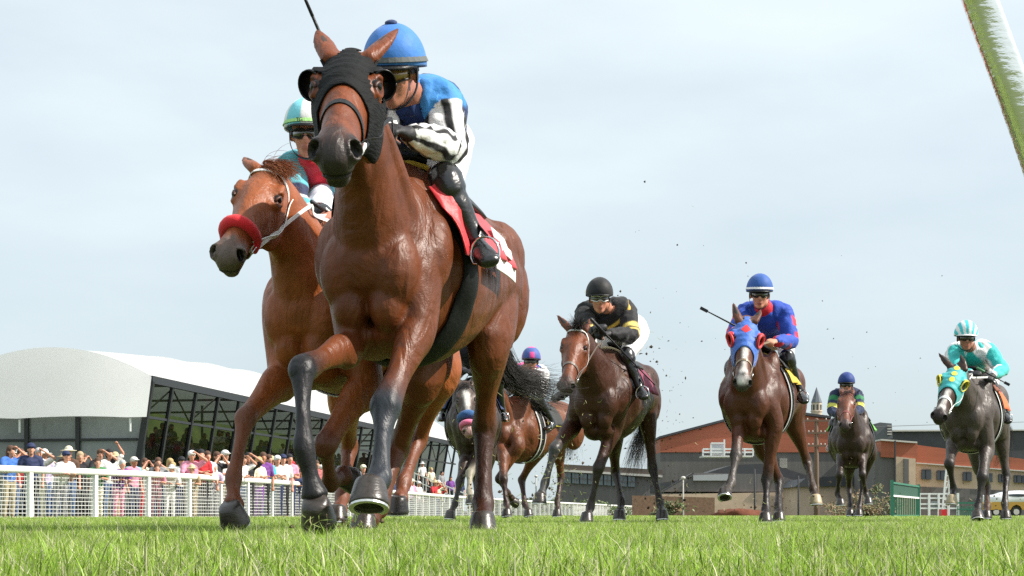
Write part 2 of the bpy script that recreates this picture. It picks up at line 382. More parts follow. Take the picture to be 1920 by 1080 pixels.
def horse(q):
    q['lid'] = mat('eyelid_' + q['name'], tuple(np.array(q.get('face', q['coat'])) * .28), .5)
    S = q['S']; ox, oy = q['o']; hd = R(-90 - q['yaw']); dz = q.get('dz', 0)
    root = empty('racehorse', (ox, oy, 0), 0)
    tag(root, q['label'], 'horse', 'racehorses galloping on the turf')
    M = Matrix.Translation((ox, oy, dz)) @ Matrix.Rotation(hd, 4, 'Z') @ Matrix.Rotation(-R(q.get('pitch', 0)), 4, 'Y') @ Matrix.Scale(S, 4)
    W = lambda x, y, z: M @ Vector((x, y, z)); fwd = (W(1, 0, 0) - W(0, 0, 0)).normalized(); lat = (W(0, 1, 0) - W(0, 0, 0)).normalized(); up = (W(0, 0, 1) - W(0, 0, 0)).normalized()
    B = Matrix((fwd, lat, up)).transposed()
    cb, cl, cm, cd = q['coat'], q['legs'], q.get('muzzle', (.03, .026, .025)), q.get('belly', q['coat'])
    s = Soup(); T = lambda x, z, w, h, c=None: (W(x, 0, z), w * S, h * S, c or cb)
    # trunk
    loft(s, [T(-.90, 1.22, .10, .13), T(-.80, 1.21, .21, .25), T(-.62, 1.22, .285, .30), T(-.40, 1.215, .29, .285), T(-.18, 1.175, .285, .305), T(.05, 1.135, .300, .355), T(.27, 1.115, .295, .39),
             T(.45, 1.13, .255, .385), T(.60, 1.12, .23, .33), T(.75, 1.08, .185, .25), T(.86, 1.06, .11, .14)], side=lat, seg=26, sub=5, egg=-.10)
    HU = 1
    def E(x, y, z, rx, ry, rz, c=None, tilt=0, both=True):
        for sg in ((1, -1) if both else (1,)):
            Mx = B @ Matrix.Rotation(R(tilt), 3, 'Y')
            ell(s, W(x, y * sg, z), (rx * S, ry * S, rz * S), Mx, c or cb)
    # muscles: shoulder blade, triceps, breast, haunch, flank
    E(.50, .165, 1.30, .10, .07, .24, tilt=-28); E(.62, .185, 1.12, .11, .085, .17, tilt=-20); E(.40, .215, 1.08, .13, .085, .17, tilt=25)
    E(.80, .095, 1.03, .11, .095, .15); E(.80, .07, .90, .09, .07, .10); E(.42, 0, 1.42, .24, .06, .07, both=False)
    E(-.60, .16, 1.30, .26, .13, .17, tilt=6); E(-.72, .17, 1.14, .17, .12, .24, tilt=-10); E(-.42, .2, 1.32, .10, .075, .09); E(-.84, .10, 1.12, .10, .08, .18)
    E(.62, .05, .80, .2, .09, .08)
    # legs
    hoofs = []
    for key in ('RF', 'LF', 'RH', 'LH'):
        if key not in q: continue
        sg = 1 if key[0] == 'L' else -1; g = q[key]; fore = key[1] == 'F'; c2 = q.get(key + 'c', cl); c1 = g[0].get('c', cb) if isinstance(g[0], dict) else cb
        e = at(*g[0]); sgn = g[4] if len(g) > 4 else (-1, -1, -1)
        L3 = (.43, .29, .175) if fore else (.44, .37, .18)
        k = solve(e, g[1][0], g[1][1], L3[0] * S, sgn[0]); f_ = solve(k, g[2][0], g[2][1], L3[1] * S, sgn[1]); h = solve(f_, g[3][0], g[3][1], L3[2] * S, sgn[2])
        g5 = g[5] if len(g) > 5 else {}
        print(q['name'], key, 'lens %.2f %.2f %.2f' % ((k - e).length / S, (f_ - k).length / S, (h - f_).length / S), 'k', [round(a, 2) for a in k], 'f', [round(a, 2) for a in f_], 'h', [round(a, 2) for a in h])
        lt = q.get('lt', 1.15) * g5.get('lt', 1); hs_ = g5.get('hs', 1) * (.55 + .45 * lt); ut = q.get('ut', 1) * g5.get('ut', 1)
        mid = lambda a, b, t: a + (b - a) * t
        kcol = tuple(np.array(c2) * .55 + np.array(cb) * .45)
        if fore:
            sh = W(.66, .155 * sg, 1.06); cor = mid(f_, h, .78)
            loft(s, [(mid(sh, W(.5, .14 * sg, 1.2), .5), .10 * S, .15 * S), (sh, .097 * S * ut, .142 * S * ut), (e, .078 * S * ut, .108 * S * ut), (mid(e, k, .28), .066 * S * ut, .088 * S * ut), (mid(e, k, .6), .050 * S * ut, .062 * S * ut), (mid(e, k, .86), .042 * S * lt, .050 * S * lt, kcol),
                     (k, .049 * S * lt, .051 * S * lt, c2), (mid(k, f_, .14), .037 * S * lt, .041 * S * lt, c2), (mid(k, f_, .45), .0255 * S * lt, .033 * S * lt, c2), (mid(k, f_, .8), .028 * S * lt, .036 * S * lt, c2), (f_, .037 * S * lt, .041 * S * lt, c2), (mid(f_, h, .42), .028 * S * lt, .031 * S * lt, c2), (mid(f_, h, .62), .036 * S * lt, .040 * S * lt, c2), (cor, .0455 * S * hs_, .0475 * S * hs_, c2)],
                 side=lat, seg=16, sub=4, col=cb)
            ax = (k - e).normalized(); bk = lat.cross(ax) * -1
            ell(s, k + (f_ - k).normalized() * .0, (.045 * S * lt, .047 * S * lt, .055 * S * lt), basis(fwd, (k - f_)), c2)
            ell(s, mid(e, k, .2) , (.056 * S * ut, .064 * S * ut, .12 * S), basis(lat.cross(ax), -ax), cb)
        else:
            hp = W(-.60, .15 * sg, 1.24); cor = mid(f_, h, .78)
            loft(s, [(hp, .115 * S, .23 * S), (mid(hp, e, .55), .115 * S, .215 * S), (e, .098 * S, .165 * S), (mid(e, k, .28), .078 * S, .118 * S), (mid(e, k, .62), .048 * S, .068 * S), (mid(e, k, .86), .038 * S * lt, .057 * S * lt, kcol),
                     (k, .044 * S * lt, .060 * S * lt, c2), (mid(k, f_, .14), .037 * S * lt, .048 * S * lt, c2), (mid(k, f_, .45), .028 * S * lt, .036 * S * lt, c2), (mid(k, f_, .82), .030 * S * lt, .038 * S * lt, c2), (f_, .038 * S * lt, .043 * S * lt, c2), (mid(f_, h, .42), .029 * S * lt, .032 * S * lt, c2), (mid(f_, h, .62), .036 * S * lt, .040 * S * lt, c2), (cor, .0455 * S * hs_, .0475 * S * hs_, c2)],
                 side=lat, seg=16, sub=4, col=cb)
            back = lat.cross((k - f_).normalized()); back = -back if back.dot(fwd) > 0 else back
            loft(s, [(mid(k, f_, .22) + back * .03 * S, .02 * S, .02 * S), (k + back * .055 * S + (k - f_).normalized() * .045 * S, .022 * S, .022 * S), (mid(k, e, .35) + back * .035 * S, .012 * S, .018 * S)], side=lat, col=c2, seg=10)
        # ergot / sesamoid at the back of the fetlock
        bk = lat.cross((f_ - h).normalized()); bk = bk if bk.dot(fwd) < 0 else -bk
        ell(s, f_ + bk * .022 * S, (.028 * S * lt, .03 * S * lt, .03 * S * lt), None, c2)
        hoofs.append((h, (h - f_).normalized() * .3 + Vector((0, 0, -.8)) - fwd * .12, g5.get('toe', fwd), g5.get('pale', 0), hs_))
        if g5.get('dn'): hoofs[-1] = (h, Vector(g5['dn']), hoofs[-1][2], hoofs[-1][3], hs_)
    # neck and head
    hp_ = q['head']; P = at(*hp_['poll']); Z = at(*hp_['muz']); fh = (Z - P).normalized(); Hb = basis(fh, Vector(hp_.get('n', (0, -.3, 1)))); HS = S * hp_.get('hs', 1)
    print(q['name'], 'head len', (Z - P).length / S)
    HW = lambda x, y, z: P + Hb @ (Vector((x, y, z)) * HS); hl = Hb @ Vector((0, 1, 0)); hn = Hb @ Vector((0, 0, 1))
    nk = HW(.0, 0, -.085); b0, b1 = W(.44, 0, 1.13), W(.66, 0, 1.17); nw = q.get('nw', 1)
    l2 = (lat * .5 + hl * .5).normalized()
    nm = b1.lerp(nk, .42) + up * .02 * S; nm2 = b1.lerp(nk, .75) + up * .015 * S
    loft(s, [(b0, .20 * S, .34 * S, cb, lat), (b1, .175 * S * nw, .275 * S, cb, lat), (nm, .118 * S * nw, .195 * S, cb, lat), (nm2, .092 * S * nw, .150 * S, cb, l2), (nk, .076 * S, .112 * S, cb, hl)], seg=22, sub=6, egg=-.12)
    # windpipe and jugular ridges
    loft(s, [(b1 - up * .2 * S + fwd * .03 * S, .05 * S, .05 * S), (nm - hn * .0 - up * .13 * S + fwd * .05 * S, .045 * S, .045 * S), (HW(.14, 0, -.17), .045 * S, .04 * S)], side=lat, col=cb, seg=12)
    for sg in (1, -1):
        loft(s, [(W(.78, .10 * sg, 1.08), .05 * S, .05 * S), (b1.lerp(nm, .5) + lat * sg * .115 * S * nw, .045 * S, .06 * S), (nm2 + l2 * sg * .062 * S, .035 * S, .04 * S), (HW(.10, .055 * sg, -.14), .03 * S, .04 * S)], side=lat, col=cb, seg=12)
    cf = q.get('face', cb); blz = q.get('blaze')
    def hc(t, th):
        x = -.05 + .675 * t; c = np.array(cf)
        if blz and abs(th - math.pi / 2) < blz[2] * (1 if x < .45 else 1.5) and blz[0] < x < blz[1]: return (.75, .72, .68)
        k = min(1, max(0, (x - .47) / .1)); return tuple(c * (1 - k) + np.array(cm) * k)
    rows = [(HW(x, 0, z), w * HS, h * HS) for x, z, w, h in HEAD]
    loft(s, rows, side=hl, seg=22, sub=4, egg=.0, colfn=hc, cap=.5)
    def HE(x, y, z, rx, ry, rz, c=None, tilt=0, both=True, yawt=0):
        for sg in ((1, -1) if both else (1,)):
            ell(s, HW(x, y * sg, z), (rx * HS, ry * HS, rz * HS), Hb @ Matrix.Rotation(R(tilt), 3, 'Y') @ Matrix.Rotation(R(yawt * sg), 3, 'Z'), c or cf)
    HE(.19, .060, -.155, .125, .036, .085); HE(.155, .086, .004, .055, .020, .022, yawt=-6); HE(.20, .090, -.022, .040, .018, .032)   # cheek, brow, eye socket
    HE(.30, .062, -.045, .12, .016, .014, yawt=-14);                                                  # facial crest, nasal bones
    HE(.580, .046, -.040, .042, .026, .040, cm, yawt=8); HE(.56, .0, -.005, .06, .03, .018, cm, both=False)                            # nostril folds
    loft(s, [(HW(.30, 0, -.165), .03 * HS, .03 * HS, cf), (HW(.42, 0, -.135), .032 * HS, .028 * HS, cf), (HW(.52, 0, -.128), .034 * HS, .028 * HS, cm), (HW(.585, 0, -.128), .036 * HS, .026 * HS, cm)], side=hl, seg=14, col=cf)   # lower jaw, chin
    HE(.60, 0, -.098, .035, .048, .022, cm, both=False)
    # ears
    for sg, tip in ((-1, hp_['earR']), (1, hp_['earL'])):
        bse = HW(.015, .062 * sg, .015); tp = solve(bse, tip[0], tip[1], .18 * HS, tip[2] if len(tip) > 2 else 1); ax = (tp - bse).normalized()
        sd = (lat * .8 + fwd * .0 + hn * .2 * sg); sd = (sd - sd.dot(ax) * ax).normalized(); fc = ax.cross(sd); fc = fc if fc.y < 0 else -fc
        pt = lambda t: bse.lerp(tp, t)
        loft(s, [(pt(-.12), .030 * HS, .026 * HS), (pt(.12), .034 * HS, .024 * HS), (pt(.42), .036 * HS, .018 * HS), (pt(.75), .022 * HS, .012 * HS), (pt(1), .004 * HS, .005 * HS, tuple(np.array(cf) * .3))], side=sd, seg=12, col=cf, cap=.4)
        q.setdefault('_ear', []).append((bse, tp, sd, fc))
    body = fuse(s, 'body', q['vox'], q.get('sm', 12), COAT, root)
    ops = []; b0_ = bvh_of(body); eyes_ = []
    for sg in (1, -1):
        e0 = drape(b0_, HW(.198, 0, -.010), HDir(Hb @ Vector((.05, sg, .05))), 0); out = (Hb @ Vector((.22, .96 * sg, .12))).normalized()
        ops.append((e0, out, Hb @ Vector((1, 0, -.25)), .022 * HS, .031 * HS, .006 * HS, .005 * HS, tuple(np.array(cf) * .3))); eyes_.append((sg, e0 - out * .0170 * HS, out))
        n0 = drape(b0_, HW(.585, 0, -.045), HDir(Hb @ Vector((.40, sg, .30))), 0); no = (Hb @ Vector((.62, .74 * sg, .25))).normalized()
        ops.append((n0, no, hn, .0175 * HS, .025 * HS, .026 * HS, .008 * HS, (.004, .003, .003)))  # dark skin, with the shade inside the nostril painted into its colour
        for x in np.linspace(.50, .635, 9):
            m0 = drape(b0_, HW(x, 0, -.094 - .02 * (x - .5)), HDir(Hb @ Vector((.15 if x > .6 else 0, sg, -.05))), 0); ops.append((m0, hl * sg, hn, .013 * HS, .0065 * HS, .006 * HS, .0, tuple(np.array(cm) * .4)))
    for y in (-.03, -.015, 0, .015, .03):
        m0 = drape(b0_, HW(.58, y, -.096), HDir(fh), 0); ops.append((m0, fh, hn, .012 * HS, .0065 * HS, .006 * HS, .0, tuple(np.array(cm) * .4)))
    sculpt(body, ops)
    bvh = bvh_of(body)
    for h in hoofs: hoof(h[0], h[1], h[2], S * h[4], root, M_HOOFPALE if h[3] else M_HOOF)
    # eyes with lids, dark pieces shading the ear hollows
    for sg, ec, out in eyes_:
        e = Soup(); ell(e, ec, (.0200 * HS,) * 3, None, nu=18, nv=12); ey = e.obj('eye', M_EYE, root)
        B2 = basis(out, Hb @ Vector((-.25, 0, 1))); 
        for k_, (z0, z1) in enumerate(((.0, 1), (.0, -1))):
            pts = [ec + B2 @ (Vector((.0120 - .006 * abs(math.cos(a)), math.cos(a) * .0205, z1 * math.sin(a) * (.0105 if z1 > 0 else .0105))) * HS) for a in np.linspace(0.05, math.pi - .05, 12)]
            l = tube(pts, .0062 * HS if z1 > 0 else .0045 * HS, q['lid'], 'eyelid', None, seg=8); l.parent = ey
    for bse, tp, sd, fc in q['_ear']:
        e = Soup(); pt = lambda t, k=1: bse.lerp(tp, t) + fc * .0118 * HS * k
        loft(e, [(pt(.10), .012 * HS, .008 * HS), (pt(.35, .9), .019 * HS, .008 * HS), (pt(.6, .75), .011 * HS, .005 * HS), (pt(.78, .5), .003 * HS, .003 * HS)], side=sd, seg=10, cap=.4); e.obj('ear_hollow_shade', M_EARDARK if q['vox'] > .012 else mat('ear_inner', (.05, .03, .022), .7), root)  # dark inset piece stands for the shaded concavity of the ear
    # tail
    if 'tail' in q:
        tp = [W(-.86, 0, 1.38)] + [at(*a) for a in q['tail']]; C = catmull(tp, 10); s2 = Soup(); n = len(C)
        for i in range(q.get('ntail', 260) * 3):
            o1 = np.random.normal(0, 1, 3) * .018; o2 = np.random.normal(0, 1, 3) * q.get('tspread', .085); ln = random.uniform(.55, 1.0); m = int(n * ln)
            w0 = random.random() * .5
            pts = [Vector(C[j] + o1 * (1 - j / n) + o2 * (j / n) ** 1.2 + .012 * np.sin(np.array((w0 * 7 + j * .5, w0 * 9 + j * .4, w0 * 3 + j * .45)))) for j in range(0, m, 2)]
            if len(pts) < 3: continue
            v = []; f = []
            for k, p in enumerate(pts):
                r_ = .0014 * (1 - .7 * k / len(pts))
                for t in (0, 2.1, 4.2): v.append(p + Vector((math.cos(t) * r_, 0, math.sin(t) * r_)) + Vector((0, math.sin(t) * r_ * .5, 0)))
            for k in range(len(pts) - 1):
                for t in range(3): f.append((k * 3 + t, k * 3 + (t + 1) % 3, (k + 1) * 3 + (t + 1) % 3, (k + 1) * 3 + t))
            s2.add(v, f, (1, 1, 1))
        C2 = C[:int(n * .35)]; loft(s2, [(C2[i], .024 * S * (1 - .8 * i / len(C2)), .024 * S * (1 - .8 * i / len(C2))) for i in range(0, len(C2), 2)], side=lat, seg=10, sub=1)
        s2.obj('tail', M_BLACKHAIR, root)
    # mane
    mm = q.get('mane', {}); mcol = mm.get('mat', M_BLACKHAIR); rts = []; drs = []
    for i in range(int(mm.get('n', 220) * 1.6)):
        t = random.random(); a = HW(-.01, 0, -.02).lerp(W(.50, 0, 1.45), t) ; c = nm * (2 * t * (1 - t)) + a * (1 - 2 * t * (1 - t))
        pp = drape(bvh, c - up * .1 * S, up * .9 + lat * random.uniform(-.12, .12) - fwd * .2, -.005)
        rts.append(pp); drs.append(up * .8 - fwd * .5 + lat * mm.get('side', -1) * random.uniform(.2, 1.0))
    strands('mane', rts, drs, mm.get('len', .11) * S, .5, mcol, root, r=.0017, grav=2.2)
    if mm.get('fore', 60):
        rts = [HW(random.uniform(-.03, .04), random.uniform(-.035, .035), .035) for _ in range(int(mm.get('fore', 60) * 2.2))]
        fd = mm.get('fdir', (.6, 0, .5))
        strands('forelock', rts, [Hb @ (Vector(fd) + Vector((random.gauss(0, .25), random.gauss(0, .35), random.gauss(0, .15)))) for _ in rts], mm.get('flen', .15) * S, .45, mcol, root, r=.0015, grav=mm.get('fgrav', 1.3), sway=mm.get('sway', (0, 0, 0)))
    q.update(nm=nm, nm2=nm2, root=root, body=body, bvh=bvh, W=W, HW=HW, Hb=Hb, fwd=fwd, lat=lat, up=up, HSc=HS, M=M, hl=hl, hn=hn)
    return q

def head_ring(q, x, a0=0, a1=360, n=40, z0=None):
    """(origin, direction) pairs round the head at length x; angle 90 = face, 0 = horse's left, 270 = under the jaw"""
    zc = np.interp(x, [h[0] for h in HEAD], [h[1] for h in HEAD]) if z0 is None else z0
    return [(q['HW'](x, 0, zc), HDir(q['Hb'] @ Vector((0, math.cos(R(a)), math.sin(R(a)))))) for a in np.linspace(a0, a1, n, endpoint=a1 - a0 < 360)]
def bridle(q, mt, noseband=.40, brow=.055, nbw=.022, cheek=True, parent=None, rings=True, ring_m=None, brow_m=None, nose_m=None, w=.018, reins=True):
    r = q['root']; S = q['S']; bvh = q['bvh']; HW = q['HW']; Hb = q['Hb']
    br = empty('bridle', r.location); adopt(br, r); br.matrix_parent_inverse = Matrix.Identity(4); br.location = (0, 0, 0)
    def P_(o):   # keep world coordinates under the bridle
        o.parent = br; o.matrix_parent_inverse = (Matrix.Translation(r.location)).inverted(); return o
    if noseband: P_(strap(bvh, head_ring(q, noseband, 0, 360, 36), nbw * S, nose_m or mt, 'noseband', None, .004, closed=True))
    if brow is not None: P_(strap(bvh, head_ring(q, brow, -20, 200, 26), .018 * S, brow_m or mt, 'browband', None, .004))
    for sg in (1, -1):
        a = lambda x, ang: head_ring(q, x, ang if sg > 0 else 180 - ang, 0, 1)[0]
        if cheek:
            P_(strap(bvh, [a(x, -28 - 8 * math.sin((x - .02) * 7)) for x in np.linspace(.02, .47, 16)], w * S, mt, 'cheek_strap', None, .004))
            P_(strap(bvh, [a(x, -50 - 30 * t) for t, x in zip(np.linspace(0, 1, 12), np.linspace(.02, .19, 12))], w * .8 * S, mt, 'throat_latch', None, .004))
        c = drape(bvh, *a(.475, -35), .012); d = a(.475, -35)[1]; u = Hb @ Vector((1, 0, 0)); v_ = d.cross(u)
        if rings: P_(tube([c + (u * math.cos(t) + v_ * math.sin(t)) * .030 * S for t in np.linspace(0, 2 * math.pi, 16, endpoint=False)], (.007 if ring_m else .004) * S, ring_m or M_STEEL, 'bit_ring', closed=True, seg=6))
        if reins:
            hp = q.get('handL' if sg > 0 else 'handR')
            if hp is not None:
                mids = [drape(bvh, q['nm2'].lerp(q['nm'], a_), (q['lat'] * sg * .8 + q['up'] * (.35 + .6 * a_)), .012, .35, .14) for a_ in (.3, .75)]
                C = catmull([c] + mids + [hp], 8); P_(ribbon([Vector(x) for x in C], [q['lat'] * sg] * len(C), .016 * S, mt, 'rein', None, .004))
    return br
def hood(q, mt, x1=.34, eye_r=.047, cup=None, cup_rim=None, emblem=None, cups=1.0, ear_gap=True, drop=.10, x0=-.02, rimm=None, a0=-62, a1=242, rr_=.010):
    """race hood over the forehead and cheeks with open eye holes and blinker cups"""
    HW, Hb, S = q['HW'], q['Hb'], q['HSc']; n, m = 34, 72; G = []; keepm = {}
    angs = np.linspace(a0, a1, m)
    for i in range(n):
        row = []
        for j, a in enumerate(angs):
            t = i / (n - 1); wob = 1 + .0 * t
            lim = x1 + drop * (abs(a - 90) / 150) ** 1.5 * .9
            x = x0 + (lim - x0) * t
            o, d = head_ring(q, x, a, 0, 1)[0]; row.append(drape(q['bvh'], o, d, .007 + .0018 * math.sin(x * 120 + 1.2 * math.cos(R(a) * 2)) * (1 if abs(a - 90) < 55 else .3)))
        G.append(row)
    eyes = [HW(.195, .105 * sg, -.012) for sg in (1, -1)]; ears = [HW(.012, .062 * sg, .03) for sg in (1, -1)]
    def keep(i, j):
        c = (G[i][j] + G[i + 1][j] + G[i][(j + 1) % m] + G[i + 1][(j + 1) % m]) / 4
        for e in eyes:
            d = Hb.transposed() @ (c - e)
            if (d.x / 1.0) ** 2 + (d.z / .9) ** 2 + (d.y * .9) ** 2 < (eye_r * S) ** 2: return False
        if (Hb.transposed() @ (c - HW(0, 0, 0))).z > .062 * S or i * 1.0 > 1e9: return False
        if max((G[i][j] - G[i + 1][j]).length, (G[i][j] - G[i][(j + 1) % m]).length) > .045: return False
        for b_, t_, _, _ in q['_ear']:
            u = t_ - b_; k = max(0, min(1, (c - b_).dot(u) / u.length_squared))
            if k > .10 and (c - b_ - u * k).length < .055 * S: return False
        return not any((c - e).length < .043 * S for e in ears)
    o = sheet('hood', G, mt, q['root'], keep=keep, thick=.004)
    if cup:
        for sg in (1, -1):
            e = HW(.168, .108 * sg, -.016); v = []; f = []; n1, n2 = 9, 26
            ax = (Hb @ Vector((.88, .47 * sg, .10))).normalized(); B2 = basis(ax, Hb @ Vector((0, 0, 1)))
            for i in range(n1 + 1):
                ph = math.pi / 2 * (1.06 * (i + .15) / n1)
                for j in range(n2 + 1):
                    th = 2 * math.pi * j / n2; v.append(e + B2 @ (Vector((-math.cos(ph) * .045, math.sin(ph) * math.cos(th) * .048, math.sin(ph) * math.sin(th) * .055)) * S * cups))
            for i in range(n1):
                for j in range(n2): a = i * (n2 + 1) + j; f.append((a, a + 1, a + n2 + 2, a + n2 + 1))
            c = mesh_obj('blinker_cup', v, f, cup, q['root'], True); sm = c.modifiers.new('t', 'SOLIDIFY'); sm.thickness = .004 * S
            if cup_rim:
                rim = [v[n1 * (n2 + 1) + j] for j in range(n2 + 1)]; k = tube(rim, .0022 * S, cup_rim, 'cup_rim', None, seg=6); k.parent = c
    if rimm:
        for sg in (1, -1):
            c = HW(.192, .100 * sg, -.012); B2 = basis(Hb @ Vector((.40, .90 * sg, .12)), Hb @ Vector((0, 0, 1)))
            t_ = tube([c + B2 @ (Vector((.012, math.cos(a) * .050, math.sin(a) * .046)) * S) for a in np.linspace(0, 2 * math.pi, 24, endpoint=False)], rr_ * S, rimm, 'eye_hole_ring', None, closed=True, seg=8); t_.parent = o
    return o
def hn_(q): return q['Hb'] @ Vector((0, 0, 1))
def emblem(q, x, y, shape, mt, size, off=.0125):
    """a flat patch lying on the hood at head position x (length) y (side)"""
    pts = {'diamond': [(1, 0), (0, 1), (-1, 0), (0, -1)], 'round': [(math.cos(t), math.sin(t)) for t in np.linspace(0, 2 * math.pi, 14, endpoint=False)]}[shape]
    n = len(pts); k = 5; v = []; f = []
    for i in range(k + 1):
        for a, b in pts:
            w = i / k; o = q['HW'](x + a * size * w, y + b * size * w * .85, -.08); v.append(drape(q['bvh'], o, q['Hb'] @ Vector((0, 0, 1)), off))
    for i in range(k):
        for j in range(n): f.append((i * n + j, i * n + (j + 1) % n, (i + 1) * n + (j + 1) % n, (i + 1) * n + j))
    return mesh_obj('hood_patch', v, f, mt, q['root'], True)
def torso_pt(q, x, a, zc=1.12, off=.01):
    return drape(q['bvh'], q['W'](x, 0, zc), (q['lat'] * math.cos(R(a)) + q['up'] * math.sin(R(a))), off)
def saddle(q, cloth, x0=-.15, x1=.30, a0=8, girth=None, girth_x=.27, gw=.10, border=None, pad=None, sad=None, gcols=None, flare=.035, under=None, a_under=12):
    S = q['S']; r = q['root']; sad = sad or M_BLKLEATHER
    n, m = 14, 44
    def G_(x0, x1, a0, off, fl=1.0, zc=1.2):
        return [[torso_pt(q, x0 + (x1 - x0) * i / (n - 1), a0 + (180 - 2 * a0) * j / (m - 1), zc, off + fl * flare * (abs(j / (m - 1) - .5) * 2) ** 3 * (1 + .5 * math.sin(i * .9 + j * .25))) for j in range(m)] for i in range(n)]
    c = sheet('saddle_cloth', G_(x0, x1, a0, .012), cloth, r, thick=.006)
    if border:
        for nm, G in (('border', None),):
            g = G_(x0 - .012, x1 + .012, a0 - 2.5, .007)
            b = sheet('cloth_border', g, border, None, thick=.005); b.parent = c
    if under: sheet('saddle_pad', G_(x1 - .03, x1 + .075, a_under, .016, .5), under, r, thick=.02)
    if pad: sheet('saddle_pad', [[torso_pt(q, x0 + .16 + (x1 - x0 + .02 - .16) * i / (n - 1), 28 + (180 - 56) * j / (m - 1), 1.2, .028) for j in range(m)] for i in range(n)], pad, r, thick=.02)
    # saddle: seat with raised pommel, flaps
    sg_ = [[torso_pt(q, -.02 + .30 * i / (n - 1), 34 + 112 * j / (m - 1), 1.2, .035 + .035 * math.exp(-((j / (m - 1) - .5) * 5) ** 2) * (abs(i / (n - 1) - .45) * 2) ** 2) for j in range(m)] for i in range(n)]
    sheet('saddle', sg_, sad, r, thick=.018)
    if girth:
        G = []
        k = 7
        for i in range(k): G.append([torso_pt(q, girth_x + (i / (k - 1) - .5) * gw + .03 * math.sin(R(a)), a, 1.12, .012) for a in np.linspace(50, -230, 70)])
        g = sheet('girth', G, girth, r, thick=.006)
        if gcols:
            for dx in (-.5, .5):
                P = [torso_pt(q, girth_x + dx * gw * .9 + .03 * math.sin(R(a)), a, 1.12, .018) for a in np.linspace(40, -220, 60)]
                b = ribbon(P, [(p - q['W'](girth_x, 0, 1.12)).normalized() for p in P], .02 * S, gcols, 'girth_edge', None, .004, nsm=2); b.parent = g
    return c
# ---------------------------------------------------------------- people
SKIN = lambda n, c: mat('skin_' + n, c, .5, noise=.12, nscale=30, bump=.1, bscale=200, sss=.08)
M_SKIN = SKIN('light', (.62, .30, .20)); M_SKINT = SKIN('tan', (.48, .21, .12)); M_SKIND = SKIN('brown', (.20, .085, .05))
M_GOGGLE = mat('goggle_lens', (.03, .022, .015), .05, spec=.9, coat=1); M_GOGAMB = mat('goggle_amber', (.25, .13, .02), .05, spec=.9, coat=1)
M_SILK = mat('silk_cloth', attr='coat', rough=.66, spec=.25, noise=.14, nscale=14, bump=.9, bscale=22, sheen=.15)
M_COTTON = mat('white_breeches', (.86, .85, .86), .7, noise=.06, nscale=14, bump=.6, bscale=18)
M_BOOT = mat('boot_leather', (.008, .008, .009), .26, coat=.3, bump=.5, bscale=26, spec=.6)
M_GLOVE = mat('black_glove', (.015, .015, .018), .6, bump=.3, bscale=80)
M_WHITE = mat('white_plastic', (.8, .8, .8), .35)
def head_soup(s, c, Hm, k=1.0, lip=(.45, .16, .12), skin=(1, 1, 1)):
    """a face: skull, cheeks, jaw, nose, lips, ears; Hm columns = forward, left, up"""
    P = lambda x, y, z: c + Hm @ (Vector((x, y, z)) * k); r = lambda *a: tuple(x * k for x in a)
    ell(s, P(-.012, 0, .035), r(.095, .076, .100), Hm, skin); ell(s, P(.030, 0, -.025), r(.060, .060, .080), Hm, skin)
    loft(s, [(P(.0, 0, -.05), .058 * k, .055 * k), (P(.045, 0, -.085), .046 * k, .034 * k), (P(.074, 0, -.102), .026 * k, .018 * k)], side=Hm @ Vector((0, 1, 0)), col=skin, seg=12)
    loft(s, [(P(.080, 0, .022), .009 * k, .010 * k), (P(.098, 0, -.010), .011 * k, .014 * k), (P(.103, 0, -.030), .017 * k, .012 * k)], side=Hm @ Vector((0, 1, 0)), col=skin, seg=10)
    for sg in (1, -1):
        ell(s, P(.060, .034 * sg, -.022), r(.026, .022, .020), Hm, skin); ell(s, P(.072, .030 * sg, .026), r(.018, .026, .009), Hm, skin)
        ell(s, P(-.008, .078 * sg, -.012), r(.020, .010, .033), Hm, skin); ell(s, P(.088, .014 * sg, -.034), r(.010, .008, .008), Hm, skin)
    ell(s, P(.088, 0, -.060), r(.013, .025, .007), Hm, lip); ell(s, P(.085, 0, -.072), r(.013, .022, .008), Hm, lip)
def hand_soup(s, w, x, z, k=1.0, side=1, curl=1.0, col=(1, 1, 1)):
    """a fist: wrist w, x = towards the knuckles, z = back of the hand; side +1 = thumb on +y"""
    b = basis(x, z); P = lambda a, y, c: w + b @ (Vector((a, y * side, c)) * k)
    loft(s, [(P(-.02, 0, 0), .027 * k, .020 * k), (P(.02, 0, 0), .034 * k, .019 * k), (P(.06, 0, .002), .041 * k, .018 * k), (P(.078, 0, 0), .038 * k, .014 * k)], side=b @ Vector((0, 1, 0)), seg=12, col=col)
    for i, (y, L) in enumerate(((.030, .95), (.010, 1.05), (-.011, 1.0), (-.030, .82))):
        q = [(.074, y, .003), (.074 + .034 * L, y, -.006 * curl), (.080 + .030 * L * (1.2 - .5 * curl), y, -.036 * L * curl), (.060 + .04 * (1 - curl), y, -.046 * L * curl)]
        loft(s, [(P(*p), .0098 * k * (1 - .07 * n), .0098 * k * (1 - .07 * n)) for n, p in enumerate(q)], side=b @ Vector((0, 1, 0)), seg=8, sub=3, col=col)
    loft(s, [(P(.010, .026, -.004), .015 * k, .014 * k), (P(.042, .048, -.018), .012 * k, .012 * k), (P(.074, .040, -.034), .0105 * k, .0105 * k), (P(.090, .024, -.040), .009 * k, .009 * k)], side=b @ Vector((0, 0, 1)), seg=8, sub=3, col=col)
def cloth_(n, c): return mat('cloth_%s_%d' % (n, int(sum(c) * 1000)), c, .7, noise=.1, nscale=30, bump=.3, bscale=45)
